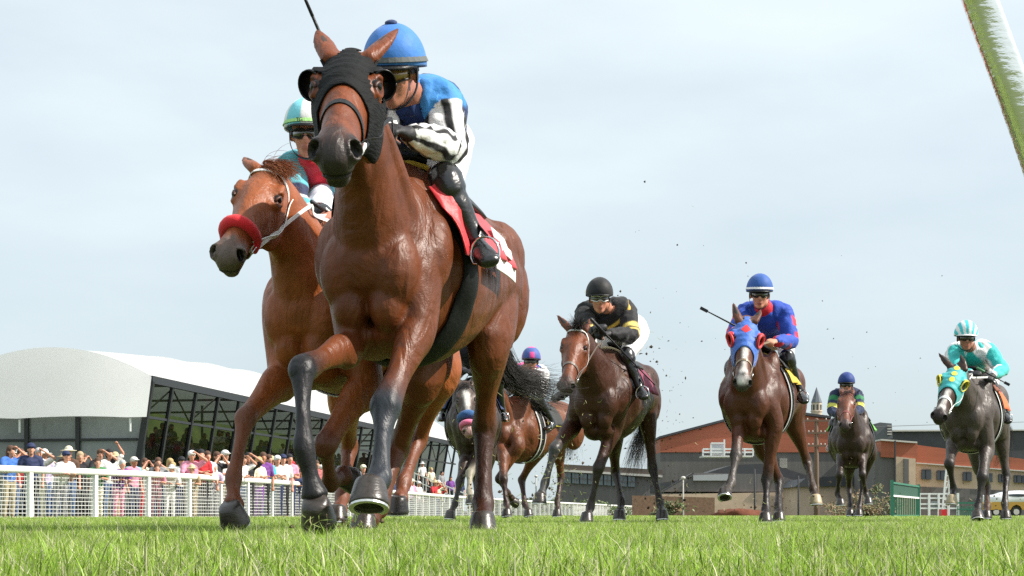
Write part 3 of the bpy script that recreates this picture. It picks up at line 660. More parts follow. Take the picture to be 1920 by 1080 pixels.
def rider(j, q):
    """a jockey crouched over horse q; joints from template unless the photo gives them"""
    W = q['W']; lat, up, fwd = q['lat'], q['up'], q['fwd']
    T = dict(head=(.60, 0, 2.0), neck=(.46, 0, 1.90), shL=(.42, .19, 1.86), elL=(.52, .30, 1.62), haL=(.78, .09, 1.60), hip=(-.06, 0, 1.80), knL=(.34, .25, 1.54), anL=(.08, .33, 1.20), toL=(.24, .34, 1.13))
    J = {}
    O = W(0, 0, 0); mir = lambda p: p - lat * 2 * (p - O).dot(lat)
    for n, p in T.items(): J[n] = at(*j[n]) if n in j else W(*p)
    for n in ('sh', 'el', 'ha', 'kn', 'an', 'to'): J[n + 'R'] = at(*j[n + 'R']) if n + 'R' in j else mir(J[n + 'L'])
    k = j.get('k', 1.0); vx = j['vox']
    root = empty('jockey', tuple(J['hip'])); tag(root, j['label'], 'person', 'jockeys riding the racehorses')
    hf = Vector(j.get('face', (-.1, -1, -.15))).normalized(); Hm = basis(hf, Vector(j.get('hup', (0, -.2, 1)))); hc = J['head']
    lft = (J['shL'] - J['shR']).normalized(); nb = (J['shL'] + J['shR']) / 2 + (J['head'] - (J['shL'] + J['shR']) / 2) * .18
    axis = (nb - J['hip']).normalized()
    # the body itself: one skin from head to foot
    s = Soup(); head_soup(s, hc, Hm, k)
    M_ = lambda a, b, t: a.lerp(b, t)
    loft(s, [(nb - axis * .05, .075 * k, .07 * k), (M_(nb, hc, .5) - Hm @ Vector((.02, 0, 0)), .055 * k, .058 * k), (hc - Hm @ Vector((.02, 0, .05)), .055 * k, .06 * k)], side=lft, col=(1, 1, 1), seg=14)
    hipw = lat
    def torso(s, g, col, colfn=None, top=True):
        loft(s, [(J['hip'] - axis * .08 * k, (.13 + g) * k, (.09 + g) * k, col, hipw), (J['hip'], (.165 + g) * k, (.12 + g) * k, col, hipw), (M_(J['hip'], nb, .35), (.140 + g) * k, (.102 + g) * k, col, hipw), (M_(J['hip'], nb, .7), (.175 + g) * k, (.125 + g) * k, col, lft),
                 (M_(J['hip'], nb, .92), (.165 + g) * k, (.095 + g) * k, col, lft), (nb, (.085 + g) * k, (.07 + g) * k, col, lft)], seg=22, sub=5, colfn=colfn)
    def arm(s, S_, g, col=None, colfn=None, upto=1.0):
        a, b, c = J['sh' + S_], J['el' + S_], J['ha' + S_]; e = M_(b, c, upto)
        loft(s, [(M_(nb, a, .45), (.065 + g) * k, (.075 + g) * k), (a, (.060 + g) * k, (.066 + g) * k), (M_(a, b, .5), (.044 + g) * k, (.05 + g) * k), (b, (.038 + g * 1.1) * k, (.042 + g * 1.1) * k), (M_(b, c, .35 * upto), (.038 + g) * k, (.038 + g) * k), (e, (.024 + g * .5) * k, (.024 + g * .5) * k)],
             side=fwd, seg=14, sub=5, col=col or (1, 1, 1), colfn=colfn)
    hipj = {S_: J['hip'] + lat * .09 * k * (1 if S_ == 'L' else -1) for S_ in 'LR'}
    def leg(s, S_, g, a=0, b=2, col=(1, 1, 1), foot=True):
        h, n_, an, to = hipj[S_], J['kn' + S_], J['an' + S_], J['to' + S_]
        if a == 0: loft(s, [(h, (.085 + g) * k, (.105 + g) * k), (M_(h, n_, .45), (.072 + g) * k, (.088 + g) * k), (M_(h, n_, .85), (.055 + g) * k, (.062 + g) * k), (n_, (.052 + g) * k, (.058 + g) * k), (M_(n_, an, .12), (.047 + g) * k, (.053 + g) * k)], side=lat, seg=16, sub=4, col=col)
        if b == 2:
            loft(s, [(M_(n_, an, .06 if a else 0), (.046 + g) * k, (.052 + g) * k), (M_(n_, an, .35), (.048 + g) * k, (.058 + g) * k), (M_(n_, an, .75), (.034 + g) * k, (.038 + g) * k), (an, (.034 + g) * k, (.037 + g) * k)], side=lat, seg=14, sub=4, col=col)
            fd = (to - an).normalized(); he = an - fd * .035 * k - Vector((0, 0, .035)) * k
            loft(s, [(he, (.030 + g) * k, (.036 + g) * k), (M_(he, to, .4), (.034 + g) * k, (.038 + g) * k), (M_(he, to, .8), (.042 + g) * k, (.026 + g) * k), (to + fd * .02, (.036 + g) * k, (.019 + g) * k)], side=lat, seg=14, sub=4, col=col)
    torso(s, -.022, (1, 1, 1)); [arm(s, x, -.006) for x in 'LR']; [leg(s, x, 0) for x in 'LR']
    for S_, sg in (('L', -1), ('R', 1)):
        x = (J['ha' + S_] - J['el' + S_]).normalized(); hand_soup(s, J['ha' + S_], x, up + lat * -.5 * sg, k, 1 if S_ == 'R' else -1)
    lipc = j.get('skinc', (.50, .22, .14)); s.c = [tuple(np.array(lipc) * np.array(c)) if c == (1, 1, 1) else tuple(np.array(c) * (.5 if sum(lipc) < .5 else .9)) for c in s.c]
    body = fuse(s, 'body', min(vx, .010), 2, mat('skin_tone', attr='coat', rough=.48, noise=.08, nscale=40, bump=.12, bscale=160, sss=.05), root)
    if j.get('gloves'):
        s = Soup()
        for S_, sg in (('L', -1), ('R', 1)):
            x = (J['ha' + S_] - J['el' + S_]).normalized(); hand_soup(s, J['ha' + S_], x, up + lat * -.5 * sg, k * 1.12, 1 if S_ == 'R' else -1)
            loft(s, [(J['ha' + S_] - x * .05, .034 * k, .034 * k), (J['ha' + S_] - x * .0, .033 * k, .030 * k)], side=lat)
        fuse(s, 'gloves', vx, 1, j['gloves'], root, col=False)
    # silks: body of the shirt and two sleeves
    hi = vx < .012; s = Soup()
    loft(s, [(J['hip'] + axis * .07 * k, .150 * k, .115 * k, None, hipw), (J['hip'] + axis * .12 * k, .172 * k, .135 * k, None, hipw), (M_(J['hip'], nb, .42), .165 * k, .128 * k, None, hipw), (M_(J['hip'], nb, .7), .200 * k, .148 * k, None, lft),
             (M_(J['hip'], nb, .90), .180 * k, .118 * k, None, lft), (nb, .100 * k, .088 * k, None, lft), (M_(nb, hc, .12), .070 * k, .072 * k, None, lft)], seg=56 if hi else 32, sub=10 if hi else 6, colfn=j['torso'], cap=.3)
    silks = s.obj('silks', M_SILK, root, True, True); crumple(silks, .013 * k, 9)
    for x in 'LR':
        s = Soup(); a, b, c_ = J['sh' + x], J['el' + x], J['ha' + x]; sx = 1 if x == 'L' else -1
        loft(s, [(M_(nb, a, .35), .070 * k, .080 * k), (M_(nb, a, .85), .082 * k, .090 * k), (M_(a, b, .2), .074 * k, .080 * k), (M_(a, b, .6), .064 * k, .070 * k), (b, .060 * k, .064 * k), (M_(b, c_, .35), .056 * k, .056 * k), (M_(b, c_, .75), .042 * k, .042 * k), (M_(b, c_, .93), .031 * k, .031 * k)],
             side=fwd, seg=40 if hi else 24, sub=9 if hi else 6, colfn=j['sleeve'], cap=.3)
        sl = s.obj('sleeve', M_SILK, root, True, True); crumple(sl, .013 * k, 13)
    if j.get('collar'): s = Soup(); loft(s, [(nb - axis * .01, .090 * k, .090 * k), (M_(nb, hc, .34), .070 * k, .074 * k)], side=lft, cap=.1, seg=20); s.obj('collar', cloth_('collar', j['collar']), root)
    s = Soup(); loft(s, [(J['hip'] + axis * .14 * k, .152 * k, .125 * k, None, hipw), (J['hip'], (.190) * k, .145 * k, None, hipw), (J['hip'] - axis * .09 * k, .150 * k, .115 * k, None, hipw)], seg=18)
    for x in 'LR': leg(s, x, .010, 0, 1)
    for x in 'LR': loft(s, [(J['kn' + x], .058 * k, .065 * k), (M_(J['kn' + x], J['an' + x], .12), .050 * k, .057 * k)], side=lat, cap=.2)
    br_ = fuse(s, 'breeches', vx, 3, j.get('pants', M_COTTON), root, col=False); crumple(br_, .006 * k, 8)
    for x in 'LR':
        s = Soup(); leg(s, x, .006, 1, 2)
        if j.get('tallboot', 1): loft(s, [(J['kn' + x] + (hipj[x] - J['kn' + x]).normalized() * .03, .073 * k, .081 * k), (J['kn' + x], .071 * k, .079 * k), (M_(J['kn' + x], J['an' + x], .2), .066 * k, .074 * k)], side=lat, cap=.1)
        b = fuse(s, 'boot', vx, 2, M_BOOT, root, col=False)
        if j.get('boottop'):
            tb = Soup(); loft(tb, [(M_(J['kn' + x], J['an' + x], .12), .068 * k, .074 * k), (M_(J['kn' + x], J['an' + x], .34), .063 * k, .073 * k)], side=lat, cap=.05); t_ = tb.obj('boot_cuff', j['boottop']); t_.parent = b
        # stirrup: iron round the ball of the foot and leather up to the saddle
        to, an = J['to' + x], J['an' + x]; c = M_(an, to, .72); sg = 1 if x == 'L' else -1
        pts = [c + lat * math.cos(t) * .055 * k + Vector((0, 0, 1)) * ((math.sin(t)) * .065 * k + .0) for t in np.linspace(-.6, math.pi + .6, 12)]
        st = tube(pts, .005 * k, M_STEEL, 'stirrup_iron', None, closed=True, seg=6); adopt(st, q['root'])
        up_ = W(.26, .17 * sg, 1.42); l = ribbon([pts[5], M_(pts[5], up_, .5), up_], [lat * sg] * 3, .02, M_BLKLEATHER, 'stirrup_leather', None); l.parent = st
    # helmet
    HP = lambda x, y, z: hc + Hm @ (Vector((x, y, z)) * k)
    v = []; f = []; c = []; n1, n2 = (20, 80) if vx < .015 else (14, 48)
    for i in range(n1 + 1):
        ph = math.pi / 2 * i / n1 * 1.07
        for a in range(n2):
            t = 2 * math.pi * a / n2; low = .0
            x, y, z = .126 * math.sin(ph) * math.cos(t) - .010, .108 * math.sin(ph) * math.sin(t), .132 * math.cos(ph) + .040 + (.018 * max(0, math.cos(t)) - .028 * max(0, -math.cos(t))) * (i / n1) ** 2
            v.append(HP(x, y, z)); c.append(j['helm'](t, i / n1))
    for i in range(n1):
        for a in range(n2): f.append((i * n2 + a, i * n2 + (a + 1) % n2, (i + 1) * n2 + (a + 1) % n2, (i + 1) * n2 + a))
    he = mesh_obj('helmet', v, f, mat('helmet_cover', attr='coat', rough=.6, spec=.25, sheen=.15, noise=.08, nscale=20, bump=.4, bscale=22), root, True, np.array(c)); sm = he.modifiers.new('t', 'SOLIDIFY'); sm.thickness = .008
    pk = []; fk = []
    for i in range(13):
        t = -1.15 + 2.3 * i / 12
        for rr, dz in ((1.0, .0), (1.28 if abs(t) < .9 else 1.12, -.012)): pk.append(HP((.126 * rr) * math.cos(t) - .010, .106 * math.sin(t) * (1 + (rr - 1) * .5), .030 + .018 * max(0, math.cos(t)) + dz))
    for i in range(12): fk.append((i * 2, i * 2 + 2, i * 2 + 3, i * 2 + 1))
    pkm = mesh_obj('peak', pk, fk, j.get('peak', M_BLKLEATHER), None, True); pkm.parent = he; sm = pkm.modifiers.new('t', 'SOLIDIFY'); sm.thickness = .005
    if j.get('band'):
        P = [HP(.136 * math.cos(t) - .010, .118 * math.sin(t), .050 + .018 * max(0, math.cos(t)) - .02 * max(0, -math.cos(t))) for t in np.linspace(0, 2 * math.pi, 30, endpoint=False)]
        b = ribbon(P, [(p - hc).normalized() for p in P], .020 * k, j['band'], 'helmet_band', None, .004, closed=True); b.parent = he
    if j.get('pom'):
        s = Soup(); ell(s, HP(-.005, 0, .180), (.019 * k, .024 * k, .012 * k), Hm); o = s.obj('pompom', j['pom']); o.parent = he
    # goggles with strap, chin strap
    gz = j.get('gz', .010); v = []; f = []; n = 14
    for i in range(n + 1):
        t = -1.15 + 2.3 * i / n; hh = .022 * (1 - .35 * abs(math.sin(t * 1.6)) ** 4) * (1 - .45 * math.exp(-(t * 5) ** 2))
        for z_ in (-hh, hh): v.append(HP(.100 * math.cos(t) + .004 - .0, .078 * math.sin(t) , gz + z_ - (.006 if z_ < 0 and abs(t) > .3 else 0)))
    for i in range(n): f.append((i * 2, i * 2 + 2, i * 2 + 3, i * 2 + 1))
    g = mesh_obj('goggles', v, f, j.get('lens', M_GOGGLE), root, True); sm = g.modifiers.new('t', 'SOLIDIFY'); sm.thickness = .010
    rim = [v[i * 2 + 1] for i in range(n + 1)] + [v[i * 2] for i in range(n, -1, -1)]
    gr = tube(rim, .0042 * k, j.get('gframe', M_BLKLEATHER), 'goggle_frame', None, closed=True, seg=6); gr.parent = g
    P = [HP(.10 * math.cos(t) - .012, .084 * math.sin(t), gz) for t in np.linspace(1.1, 2 * math.pi - 1.1, 18)]
    o = ribbon(P, [(p - hc).normalized() for p in P], .016 * k, M_BLKLEATHER, 'goggle_strap', None, .003); o.parent = g
    P = [HP(.0, .088, .02), HP(.012, .084, -.05), HP(.045, .055, -.10), HP(.062, 0, -.122), HP(.045, -.055, -.10), HP(.012, -.084, -.05), HP(.0, -.088, .02)]
    C = [Vector(x) for x in catmull(P, 4)]; ribbon(C, [(p - hc).normalized() for p in C], .014 * k, M_BLKLEATHER, 'chin_strap', root, .004)
    if not j.get('noeyes'):
        for sg in (1, -1):
            s = Soup(); ell(s, HP(.076, .031 * sg, .006), (.012 * k,) * 3, None, nu=10, nv=7); s.obj('eye', mat('eye_dark', (.03, .02, .015), .1), root)
    q['handL'] = J['haL'] + (J['haL'] - J['elL']).normalized() * .07 * k; q['handR'] = J['haR'] + (J['haR'] - J['elR']).normalized() * .07 * k
    j['J'] = J; j['HP'] = HP; j['helmet'] = he; j['root'] = root
    return j
def whip(a, b, label, tipw=.012, flap=True, col=None, r=.008):
    root = empty('whip', tuple(a)); tag(root, label, 'whip', 'riding whips')
    a, b = Vector(a), Vector(b); d = (b - a)
    tube([a, a + d * .22], r * 1.35, col or mat('whip_handle', (.015, .015, .02), .5, bump=.5, bscale=90), 'handle', root)
    tube([a + d * .2, a + d * .55, a + d * .86], [r * .8, r * .65, r * .5], M_BLKLEATHER, 'shaft', root)
    if flap:
        C = [a + d * t for t in (.84, .92, 1.0)]; nn = d.cross(Vector((0, 1, 0))).normalized()
        ribbon([Vector(x) for x in C], [Vector((0, -1, 0))] * 3, tipw * 2.2, M_BLKLEATHER, 'flap', root, .006)
    else: tube([a + d * .8, b], [r * .6, r * .5], M_BLKLEATHER, 'tip', root)
    return root

def helmet_text(j, text, t0, size, z0, m):
    """letters bent round the helmet band"""
    cu = bpy.data.curves.new('letters', 'FONT'); cu.body = text; cu.size = size; cu.extrude = .001; cu.align_x = 'CENTER'; o = bpy.data.objects.new('letters_src', cu); COL.objects.link(o)
    me = bpy.data.meshes.new_from_object(o.evaluated_get(bpy.context.evaluated_depsgraph_get())); bpy.data.objects.remove(o)
    for v in me.vertices:
        t = t0 + v.co.x / .125; rr = 1 + (v.co.z + .004) / .125; v.co = j['HP'](.138 * rr * math.cos(t) - .010, .120 * rr * math.sin(t), z0 + v.co.y + .018 * max(0, math.cos(t)))
    me.materials.clear(); me.materials.append(m); o = bpy.data.objects.new('lettering', me); COL.objects.link(o); o.parent = j['helmet']; return o
# ---------------------------------------------------------------- the field
BAY = (.124, .032, .0085); BAYB = (.13, .034, .011); DKBAY = (.060, .020, .010); DARK = (.036, .021, .015); CHEST = (.27, .073, .019); BLK = (.014, .013, .014)
cloth = lambda n, c, **k: mat('cloth_' + n, c, k.pop('rough', .75), noise=.1, nscale=30, bump=k.pop('bump', .3), bscale=k.pop('bscale', 45), sheen=.2, **k)
solid = lambda c: (lambda t, th: c)
WHT, NAVY, LBLUE, BLKC = (.82, .82, .82), (.010, .030, .12), (.06, .27, .66), (.012, .012, .014)
def base(c): return lambda t, h: c

# --- the leader
H1 = horse(dict(name='h1', label='big bay racehorse in black blinker hood and red saddle cloth, leading the field', S=1.04, o=(-.37, 6.72), yaw=12, dz=-.04, vox=.0085, nw=.97, lt=1.20, ut=.88,
    coat=BAY, legs=(.014, .013, .015), LFc=(.026, .030, .038), RHc=(.10, .03, .012), LHc=(.045, .016, .009), muzzle=(.035, .026, .024), face=(.175, .043, .012),
    head=dict(poll=(658, 112, 5.50), muz=(627, 258, 4.94), n=(0, -.5, 1), earR=(594, 54, 1), earL=(748, 52, 1), hs=1.13),
    RF=[(657, 645, 5.93), (566, 694), (570, 838), (596, 955), (-1, -1, -1), dict(dn=(.10, .62, -.75), toe=(0, -.8, -.6), lt=.86, hs=1.08, ut=.80)],
    LF=[(785, 610, 5.95), (722, 765), (712, 895), (694, 932), (-1, -1, -1), dict(dn=(0, -.34, -.9), toe=(0, -.9, .3), lt=1.0, hs=1.12)],
    RH=[(800, 690, 6.95), (747, 838), (712, 950), (684, 985), (1, -1, -1)],
    LH=[(918, 640, 7.05), (908, 800), (906, 945), (907, 985), (1, -1, -1), dict(lt=1.15)],
    tail=[(950, 690, 7.85), (1000, 720, 8.0), (1050, 738, 8.15)], tspread=.07, ntail=420, mane=dict(n=120, len=.07, side=1, fore=0)))
def j1_t(t, th): return (.05, .25, .62) if t > .55 and math.sin(th) > -.1 else NAVY
def j1_s(t, th):
    if t < .26: return (.05, .25, .62)
    a = (th / (2 * math.pi)) % 1
    return BLKC if (a * 5 + .62 + (.25 if t > .62 else 0)) % 1 < .42 else WHT
J1 = rider(dict(label='jockey in blue helmet and silks with black and white striped sleeves on the leading bay', vox=.009, k=1.05, head=(741, 138, 6.02), shL=(826, 196, 6.28), shR=(722, 205, 6.30), elL=(842, 276, 6.20), haL=(762, 250, 5.93),
    elR=(700, 270, 6.15), haR=(672, 205, 5.92), hip=(803, 268, 6.72), knL=(836, 345, 6.16), anL=(893, 448, 6.18), toL=(916, 487, 6.04), knR=(702, 350, 6.5), anR=(650, 445, 6.75), toR=(652, 478, 6.6), torso=j1_t, sleeve=j1_s, helm=lambda t, h: (.05, .20, .58) if h > .02 else NAVY,
    band=cloth('grey', (.09, .10, .10)), pom=cloth('navy', NAVY), face=(-.30, -1, -.48), hup=(-.08, -.5, 1), skinc=(.42, .17, .10), gloves=M_GLOVE, lens=M_GOGAMB), H1)
whip(J1['J']['haR'] + Vector((.03, 0, -.12)), at(560, -30, 5.75), 'black whip raised above the head of the leading bay horse', flap=False, r=.011)
bridle(H1, M_BLKLEATHER, noseband=.395, nbw=.03, brow=None, w=.022, ring_m=M_WHTLEATHER)
hood(H1, M_BLKHOOD, x1=.30, cups=.86, cup=mat('blinker_black', (.006, .006, .007), .35, spec=.3), eye_r=.054)
RED = cloth('red', (.62, .012, .02), rough=.5)
def h1_cloth():
    c = saddle(H1, cloth('pink_red', (.58, .05, .07)), x0=-.12, x1=.28, a0=-6, girth=mat('girth_black', (.008, .009, .009), .6, spec=.15, bump=.3, bscale=60), girth_x=.43, gw=.14, flare=.05, under=cloth('yellow', (.62, .42, .03)), a_under=52)
    r, S = H1['root'], H1['S']
    def patch(name, x0, x1, a0, a1, off, m, fl=.0, n=8, k=12, th=.004, wave=0):
        G = [[torso_pt(H1, x0 + (x1 - x0) * i / (n - 1), a0 + (a1 - a0) * j / (k - 1), 1.2, off + fl * (1 - j / (k - 1)) ** 2 + wave * math.sin(i * 1.4)) for j in range(k)] for i in range(n)]
        return sheet(name, G, m, r, thick=th)
    W_ = cloth('white', (.84, .82, .83))
    for s_ in (0, 1):
        f = (lambda a: 180 - a) if s_ else (lambda a: a)
        p = patch('hem_band', -.125, .26, f(-14), f(-5), .068, W_); q = patch('number_panel', -.07, .15, f(-1), f(6), .070, W_); q2 = patch('number_panel', -.10, .17, f(9), f(17), .056, W_)
        if not s_: patch('cloth_flap', .33, .60, f(-15), f(46), .030, RED, fl=.035, wave=.016, n=14)
h1_cloth()

# --- second: chestnut on the left
H2 = horse(dict(name='h2', label='chestnut racehorse in white bridle and red noseband roll, beside the leader', S=1.02, o=(-.76, 7.85), yaw=13, dz=-.05, vox=.009, lt=1.15,
    coat=CHEST, legs=(.16, .05, .022), LFc=(.11, .035, .018), muzzle=(.15, .11, .095), face=(.27, .075, .022), blaze=None,
    head=dict(poll=(507, 322, 6.72), muz=(428, 458, 6.27), n=(.12, -.4, 1), earR=(456, 294, 1), earL=(534, 312, 1), hs=1.02),
    RF=[(535, 700, 7.15), (460, 786), (438, 895), (438, 962), (-1, -1, -1), dict(dn=(.25, .50, -.8), toe=(0, -.8, -.6), lt=.9, hs=1.1)],
    LF=[(686, 715, 7.15), (610, 835), (620, 903), (652, 888), (-1, 1, 1), dict(dn=(.7, .45, -.15), toe=(0, .1, -1))],
    RH=[(650, 740, 8.4), (655, 838), (642, 930), (634, 966), (1, -1, -1)],
    LH=[(830, 700, 8.4), (786, 822), (757, 905), (748, 948), (1, -1, -1), dict(dn=(0, .1, -1))],
    mane=dict(mat=mat('chestnut_hair', (.30, .10, .035), .45, noise=.4, nscale=60), n=260, len=.13, side=-1, fore=150, flen=.13, fdir=(.1, .7, .35), sway=(1.2, 0, -.4), fgrav=.9)))
def j2_t(t, th): return (.62, .02, .04) if t > .45 else (.78, .78, .78)
def j2_s(t, th): return (.10, .42, .50) if t < .42 or .6 < t < .8 else ((.02, .03, .08) if t < .5 else (.80, .80, .80))
J2 = rider(dict(label='jockey in white and teal helmet with red, teal and white silks on the chestnut', vox=.011, head=(576, 252, 7.75), shR=(543, 318, 7.95), shL=(640, 325, 8.0), elR=(556, 392, 7.8), haR=(604, 402, 7.55), haL=(640, 415, 7.6), elL=(665, 400, 7.8), hip=(640, 350, 8.35),
    knR=(600, 412, 7.55), anR=(604, 500, 7.9), toR=(600, 528, 7.75), knL=(700, 440, 8.0), anL=(720, 520, 8.3), toL=(715, 545, 8.1), torso=j2_t, sleeve=j2_s, helm=lambda t, h: (.82, .82, .80) if (h > .97 or 0 <= (math.degrees(t) + 12) % 90 < 45) else (.20, .62, .72),
    band=cloth('lime', (.35, .66, .22)), face=(.05, -1, -.2), skinc=(.62, .26, .18), collar=(.62, .02, .04), pants=mat('pale_breeches', (.80, .76, .82), .7, bump=.5, bscale=18), gz=.004), H2)
helmet_text(J2, 'TG', -.22, .026, .041, mat('letter_black', (.01, .01, .01), .5))
whip(at(584, 378, 7.4), at(690, 445, 7.75), 'short black whip in the hand of the jockey on the chestnut')
bridle(H2, M_WHTLEATHER, noseband=.44, nbw=.018, w=.034, brow=.05)
def roll(q, x, r, m, name='shadow_roll', a0=-40, a1=220):
    P = [drape(q['bvh'], *head_ring(q, x + .03 * abs(math.sin(R(a))), a, 0, 1)[0], r * .55) for a in np.linspace(a0, a1, 22)]
    n = len(P); return tube(P, [r * (.55 + .45 * math.sin(math.pi * i / (n - 1))) for i in range(n)], m, name, q['root'], seg=12)
roll(H2, .43, .027, cloth('scarlet', (.78, .012, .025), bump=.4, bscale=300))
saddle(H2, cloth('dark_blue', (.02, .04, .12)), girth=M_WHTLEATHER)

# --- dark horse with a blue and pink noseband, mostly hidden
H3 = horse(dict(name='h3', label='dark racehorse with blaze and blue noseband roll, half hidden by the leader', S=1.0, o=(-.43, 16.9), yaw=-3, vox=.017, sm=6, lt=1.1,
    coat=DARK, legs=(.03, .024, .02), LFc=(.30, .27, .2), muzzle=(.42, .24, .22), face=(.07, .045, .034), blaze=(.06, .4, .35),
    head=dict(poll=(872, 722, 15.6), muz=(879, 800, 15.25), n=(0, -.5, 1), earR=(857, 700, 1), earL=(890, 700, 1)),
    RF=[(874, 858, 16.25), (862, 905), (853, 945), (844, 966), (-1, -1, -1)],
    LF=[(902, 850, 16.25), (881, 888), (880, 922), (883, 938), (-1, -1, -1)],
    RH=[(893, 850, 17.6), (893, 900), (893, 945), (893, 962), (1, -1, -1)],
    LH=[(915, 850, 17.6), (915, 900), (917, 945), (915, 962), (1, -1, -1)], mane=dict(n=60, fore=30)))
J3 = rider(dict(label='jockey in plain dark silks hidden behind the leading bay horse', vox=.018, torso=solid((.02, .02, .03)), sleeve=solid((.02, .02, .03)), helm=base((.02, .02, .03)), gloves=M_GLOVE), H3)
bridle(H3, M_BLKLEATHER); roll(H3, .40, .042, cloth('blue_roll', (.02, .11, .32), bump=.8, bscale=300)); roll(H3, .50, .030, cloth('pink_roll', (.75, .16, .30)), 'nose_flap')
saddle(H3, cloth('navy', NAVY), girth=M_BLKLEATHER)

# --- bay with black and yellow saddle cloth
H4 = horse(dict(name='h4', label='bright bay racehorse with yellow edged black saddle cloth, behind the tail of the leader', S=1.03, o=(.26, 19.3), yaw=32, vox=.017, sm=6,
    coat=(.135, .042, .016), legs=(.04, .02, .015), muzzle=(.03, .024, .022),
    head=dict(poll=(912, 695, 18.1), muz=(893, 752, 17.75), n=(0, -.4, 1), earR=(903, 675, 1), earL=(925, 675, 1)),
    RF=[(944, 850, 18.5), (944, 900), (950, 945), (952, 962), (-1, -1, -1)],
    LF=[(972, 835, 18.5), (936, 898), (952, 925), (962, 938), (-1, 1, 1), dict(dn=(.5, .6, -.2))],
    RH=[(1008, 845, 19.9), (978, 900), (984, 945), (992, 962), (1, -1, -1)],
    LH=[(1046, 835, 19.8), (1052, 895), (1045, 940), (1046, 962), (1, -1, -1)],
    tail=[(1058, 780, 20.3), (1066, 830, 20.4), (1060, 860, 20.4)], mane=dict(n=60, fore=30)))
J4 = rider(dict(label='jockey in blue and pink helmet with white breeches, above the tail of the leader', vox=.018, head=(996, 678, 18.55), shL=(1018, 705, 18.75), elL=(1012, 740, 18.6), torso=lambda t, th: (.75, .08, .30) if .4 < t < .7 else (.06, .10, .34), sleeve=solid((.8, .8, .8)),
    helm=lambda t, h: (.75, .08, .30) if (h < .25 or (h > .6 and (t % 1.57) < .5)) else (.07, .12, .36), gloves=M_GLOVE), H4)
bridle(H4, M_BLKLEATHER)
saddle(H4, cloth('black', (.012, .012, .012)), x0=-.18, x1=.16, a0=-4, border=cloth('bright_yellow', (.80, .66, .06)), girth=M_BLKLEATHER, gcols=cloth('pale_grey', (.5, .5, .5)))

# --- dark bay with jockey in black
H5 = horse(dict(name='h5', label='dark bay racehorse with white browband and maroon saddle cloth, jockey in black', S=1.03, o=(.93, 13.97), yaw=15, dz=.0, vox=.0135, sm=8, lt=1.12, nw=1.1,
    coat=(.052, .018, .009), legs=(.030, .022, .018), RFc=(.05, .05, .05), muzzle=(.05, .035, .03), face=(.16, .045, .017),
    head=dict(poll=(1083, 618, 12.75), muz=(1062, 712, 12.35), n=(0, -.4, 1), earR=(1042, 588, 1), earL=(1106, 596, 1), hs=1.05),
    RF=[(1075, 795, 13.4), (1040, 842), (1022, 905), (1013, 935), (-1, -1, -1)],
    LF=[(1152, 800, 13.4), (1122, 878), (1107, 950), (1101, 972), (-1, -1, -1), dict()],
    RH=[(1150, 815, 14.4), (1154, 885), (1165, 940), (1162, 966), (1, -1, -1)],
    LH=[(1212, 765, 14.5), (1224, 878), (1238, 945), (1242, 966), (1, -1, -1)],
    tail=[(1206, 790, 15.2), (1195, 850, 15.3), (1180, 900, 15.3)], ntail=160, mane=dict(n=140, len=.1, fore=150, flen=.13, fdir=(-.05, .1, .8))))
def j5_t(t, th): return (.80, .52, .10) if (.52 < t < .57) else (.014, .014, .016)
def j5_s(t, th): return (.82, .62, .16) if (.47 < t < .505 or .535 < t < .57) else (.014, .014, .016)
J5 = rider(dict(label='jockey in black helmet and black silks with yellow armbands', vox=.013, k=1.04, head=(1124, 560, 13.45), shL=(1174, 580, 13.75), shR=(1096, 586, 13.75), elL=(1184, 628, 13.5), haL=(1140, 626, 13.25), haR=(1118, 618, 13.2), elR=(1100, 632, 13.4),
    hip=(1178, 622, 13.95), knL=(1175, 668, 13.42), anL=(1199, 724, 13.38), toL=(1207, 744, 13.2), torso=j5_t, sleeve=j5_s, helm=base((.016, .016, .018)), gloves=M_GLOVE, face=(.02, -1, -.22), skinc=(.55, .24, .15),
    gframe=M_WHITE), H5)
whip(at(1108, 598, 13.0), at(1228, 722, 13.5), 'long black whip held down across the shoulder by the jockey in black', r=.010, flap=False)
bridle(H5, mat('grey_brown_leather', (.16, .12, .10), .4, bump=.2), brow=.045, brow_m=M_WHTLEATHER, nbw=.026)
saddle(H5, cloth('maroon', (.22, .015, .06)), x0=-.16, x1=.30, a0=-8, girth=None, under=cloth('cream', (.68, .58, .38)), a_under=42, flare=.05)

# --- blue hood
H6 = horse(dict(name='h6', label='bay racehorse wearing a blue hood with red diamond and red eye rings', S=1.02, o=(2.26, 13.96), yaw=19, vox=.0135, sm=8, lt=1.15,
    coat=(.080, .024, .010), legs=(.022, .017, .016), RFc=(.06, .05, .045), muzzle=(.05, .042, .042), face=(.11, .035, .018), blaze=(.0, .60, .42),
    head=dict(poll=(1400, 602, 12.75), muz=(1393, 703, 12.38), n=(0, -.5, 1), earR=(1374, 565, 1), earL=(1428, 578, 1), hs=1.08),
    RF=[(1387, 780, 13.3), (1380, 855), (1371, 905), (1360, 928), (-1, -1, -1), dict(dn=(0, -.5, -.75))],
    LF=[(1452, 795, 13.3), (1438, 900), (1436, 955), (1436, 972), (-1, -1, -1)],
    RH=[(1430, 830, 14.4), (1461, 902), (1459, 950), (1461, 970), (1, -1, -1)],
    LH=[(1488, 790, 14.6), (1514, 868), (1524, 915), (1530, 938), (1, -1, -1), dict(pale=1)], LHc=(.05, .03, .02), mane=dict(n=100, fore=0)))
def j6_s(t, th): return (.62, .02, .05) if (.30 < t < .42 or .48 < t < .56 or .66 < t < .72 or .84 < t) and math.cos(th) < .6 else (.02, .07, .42)
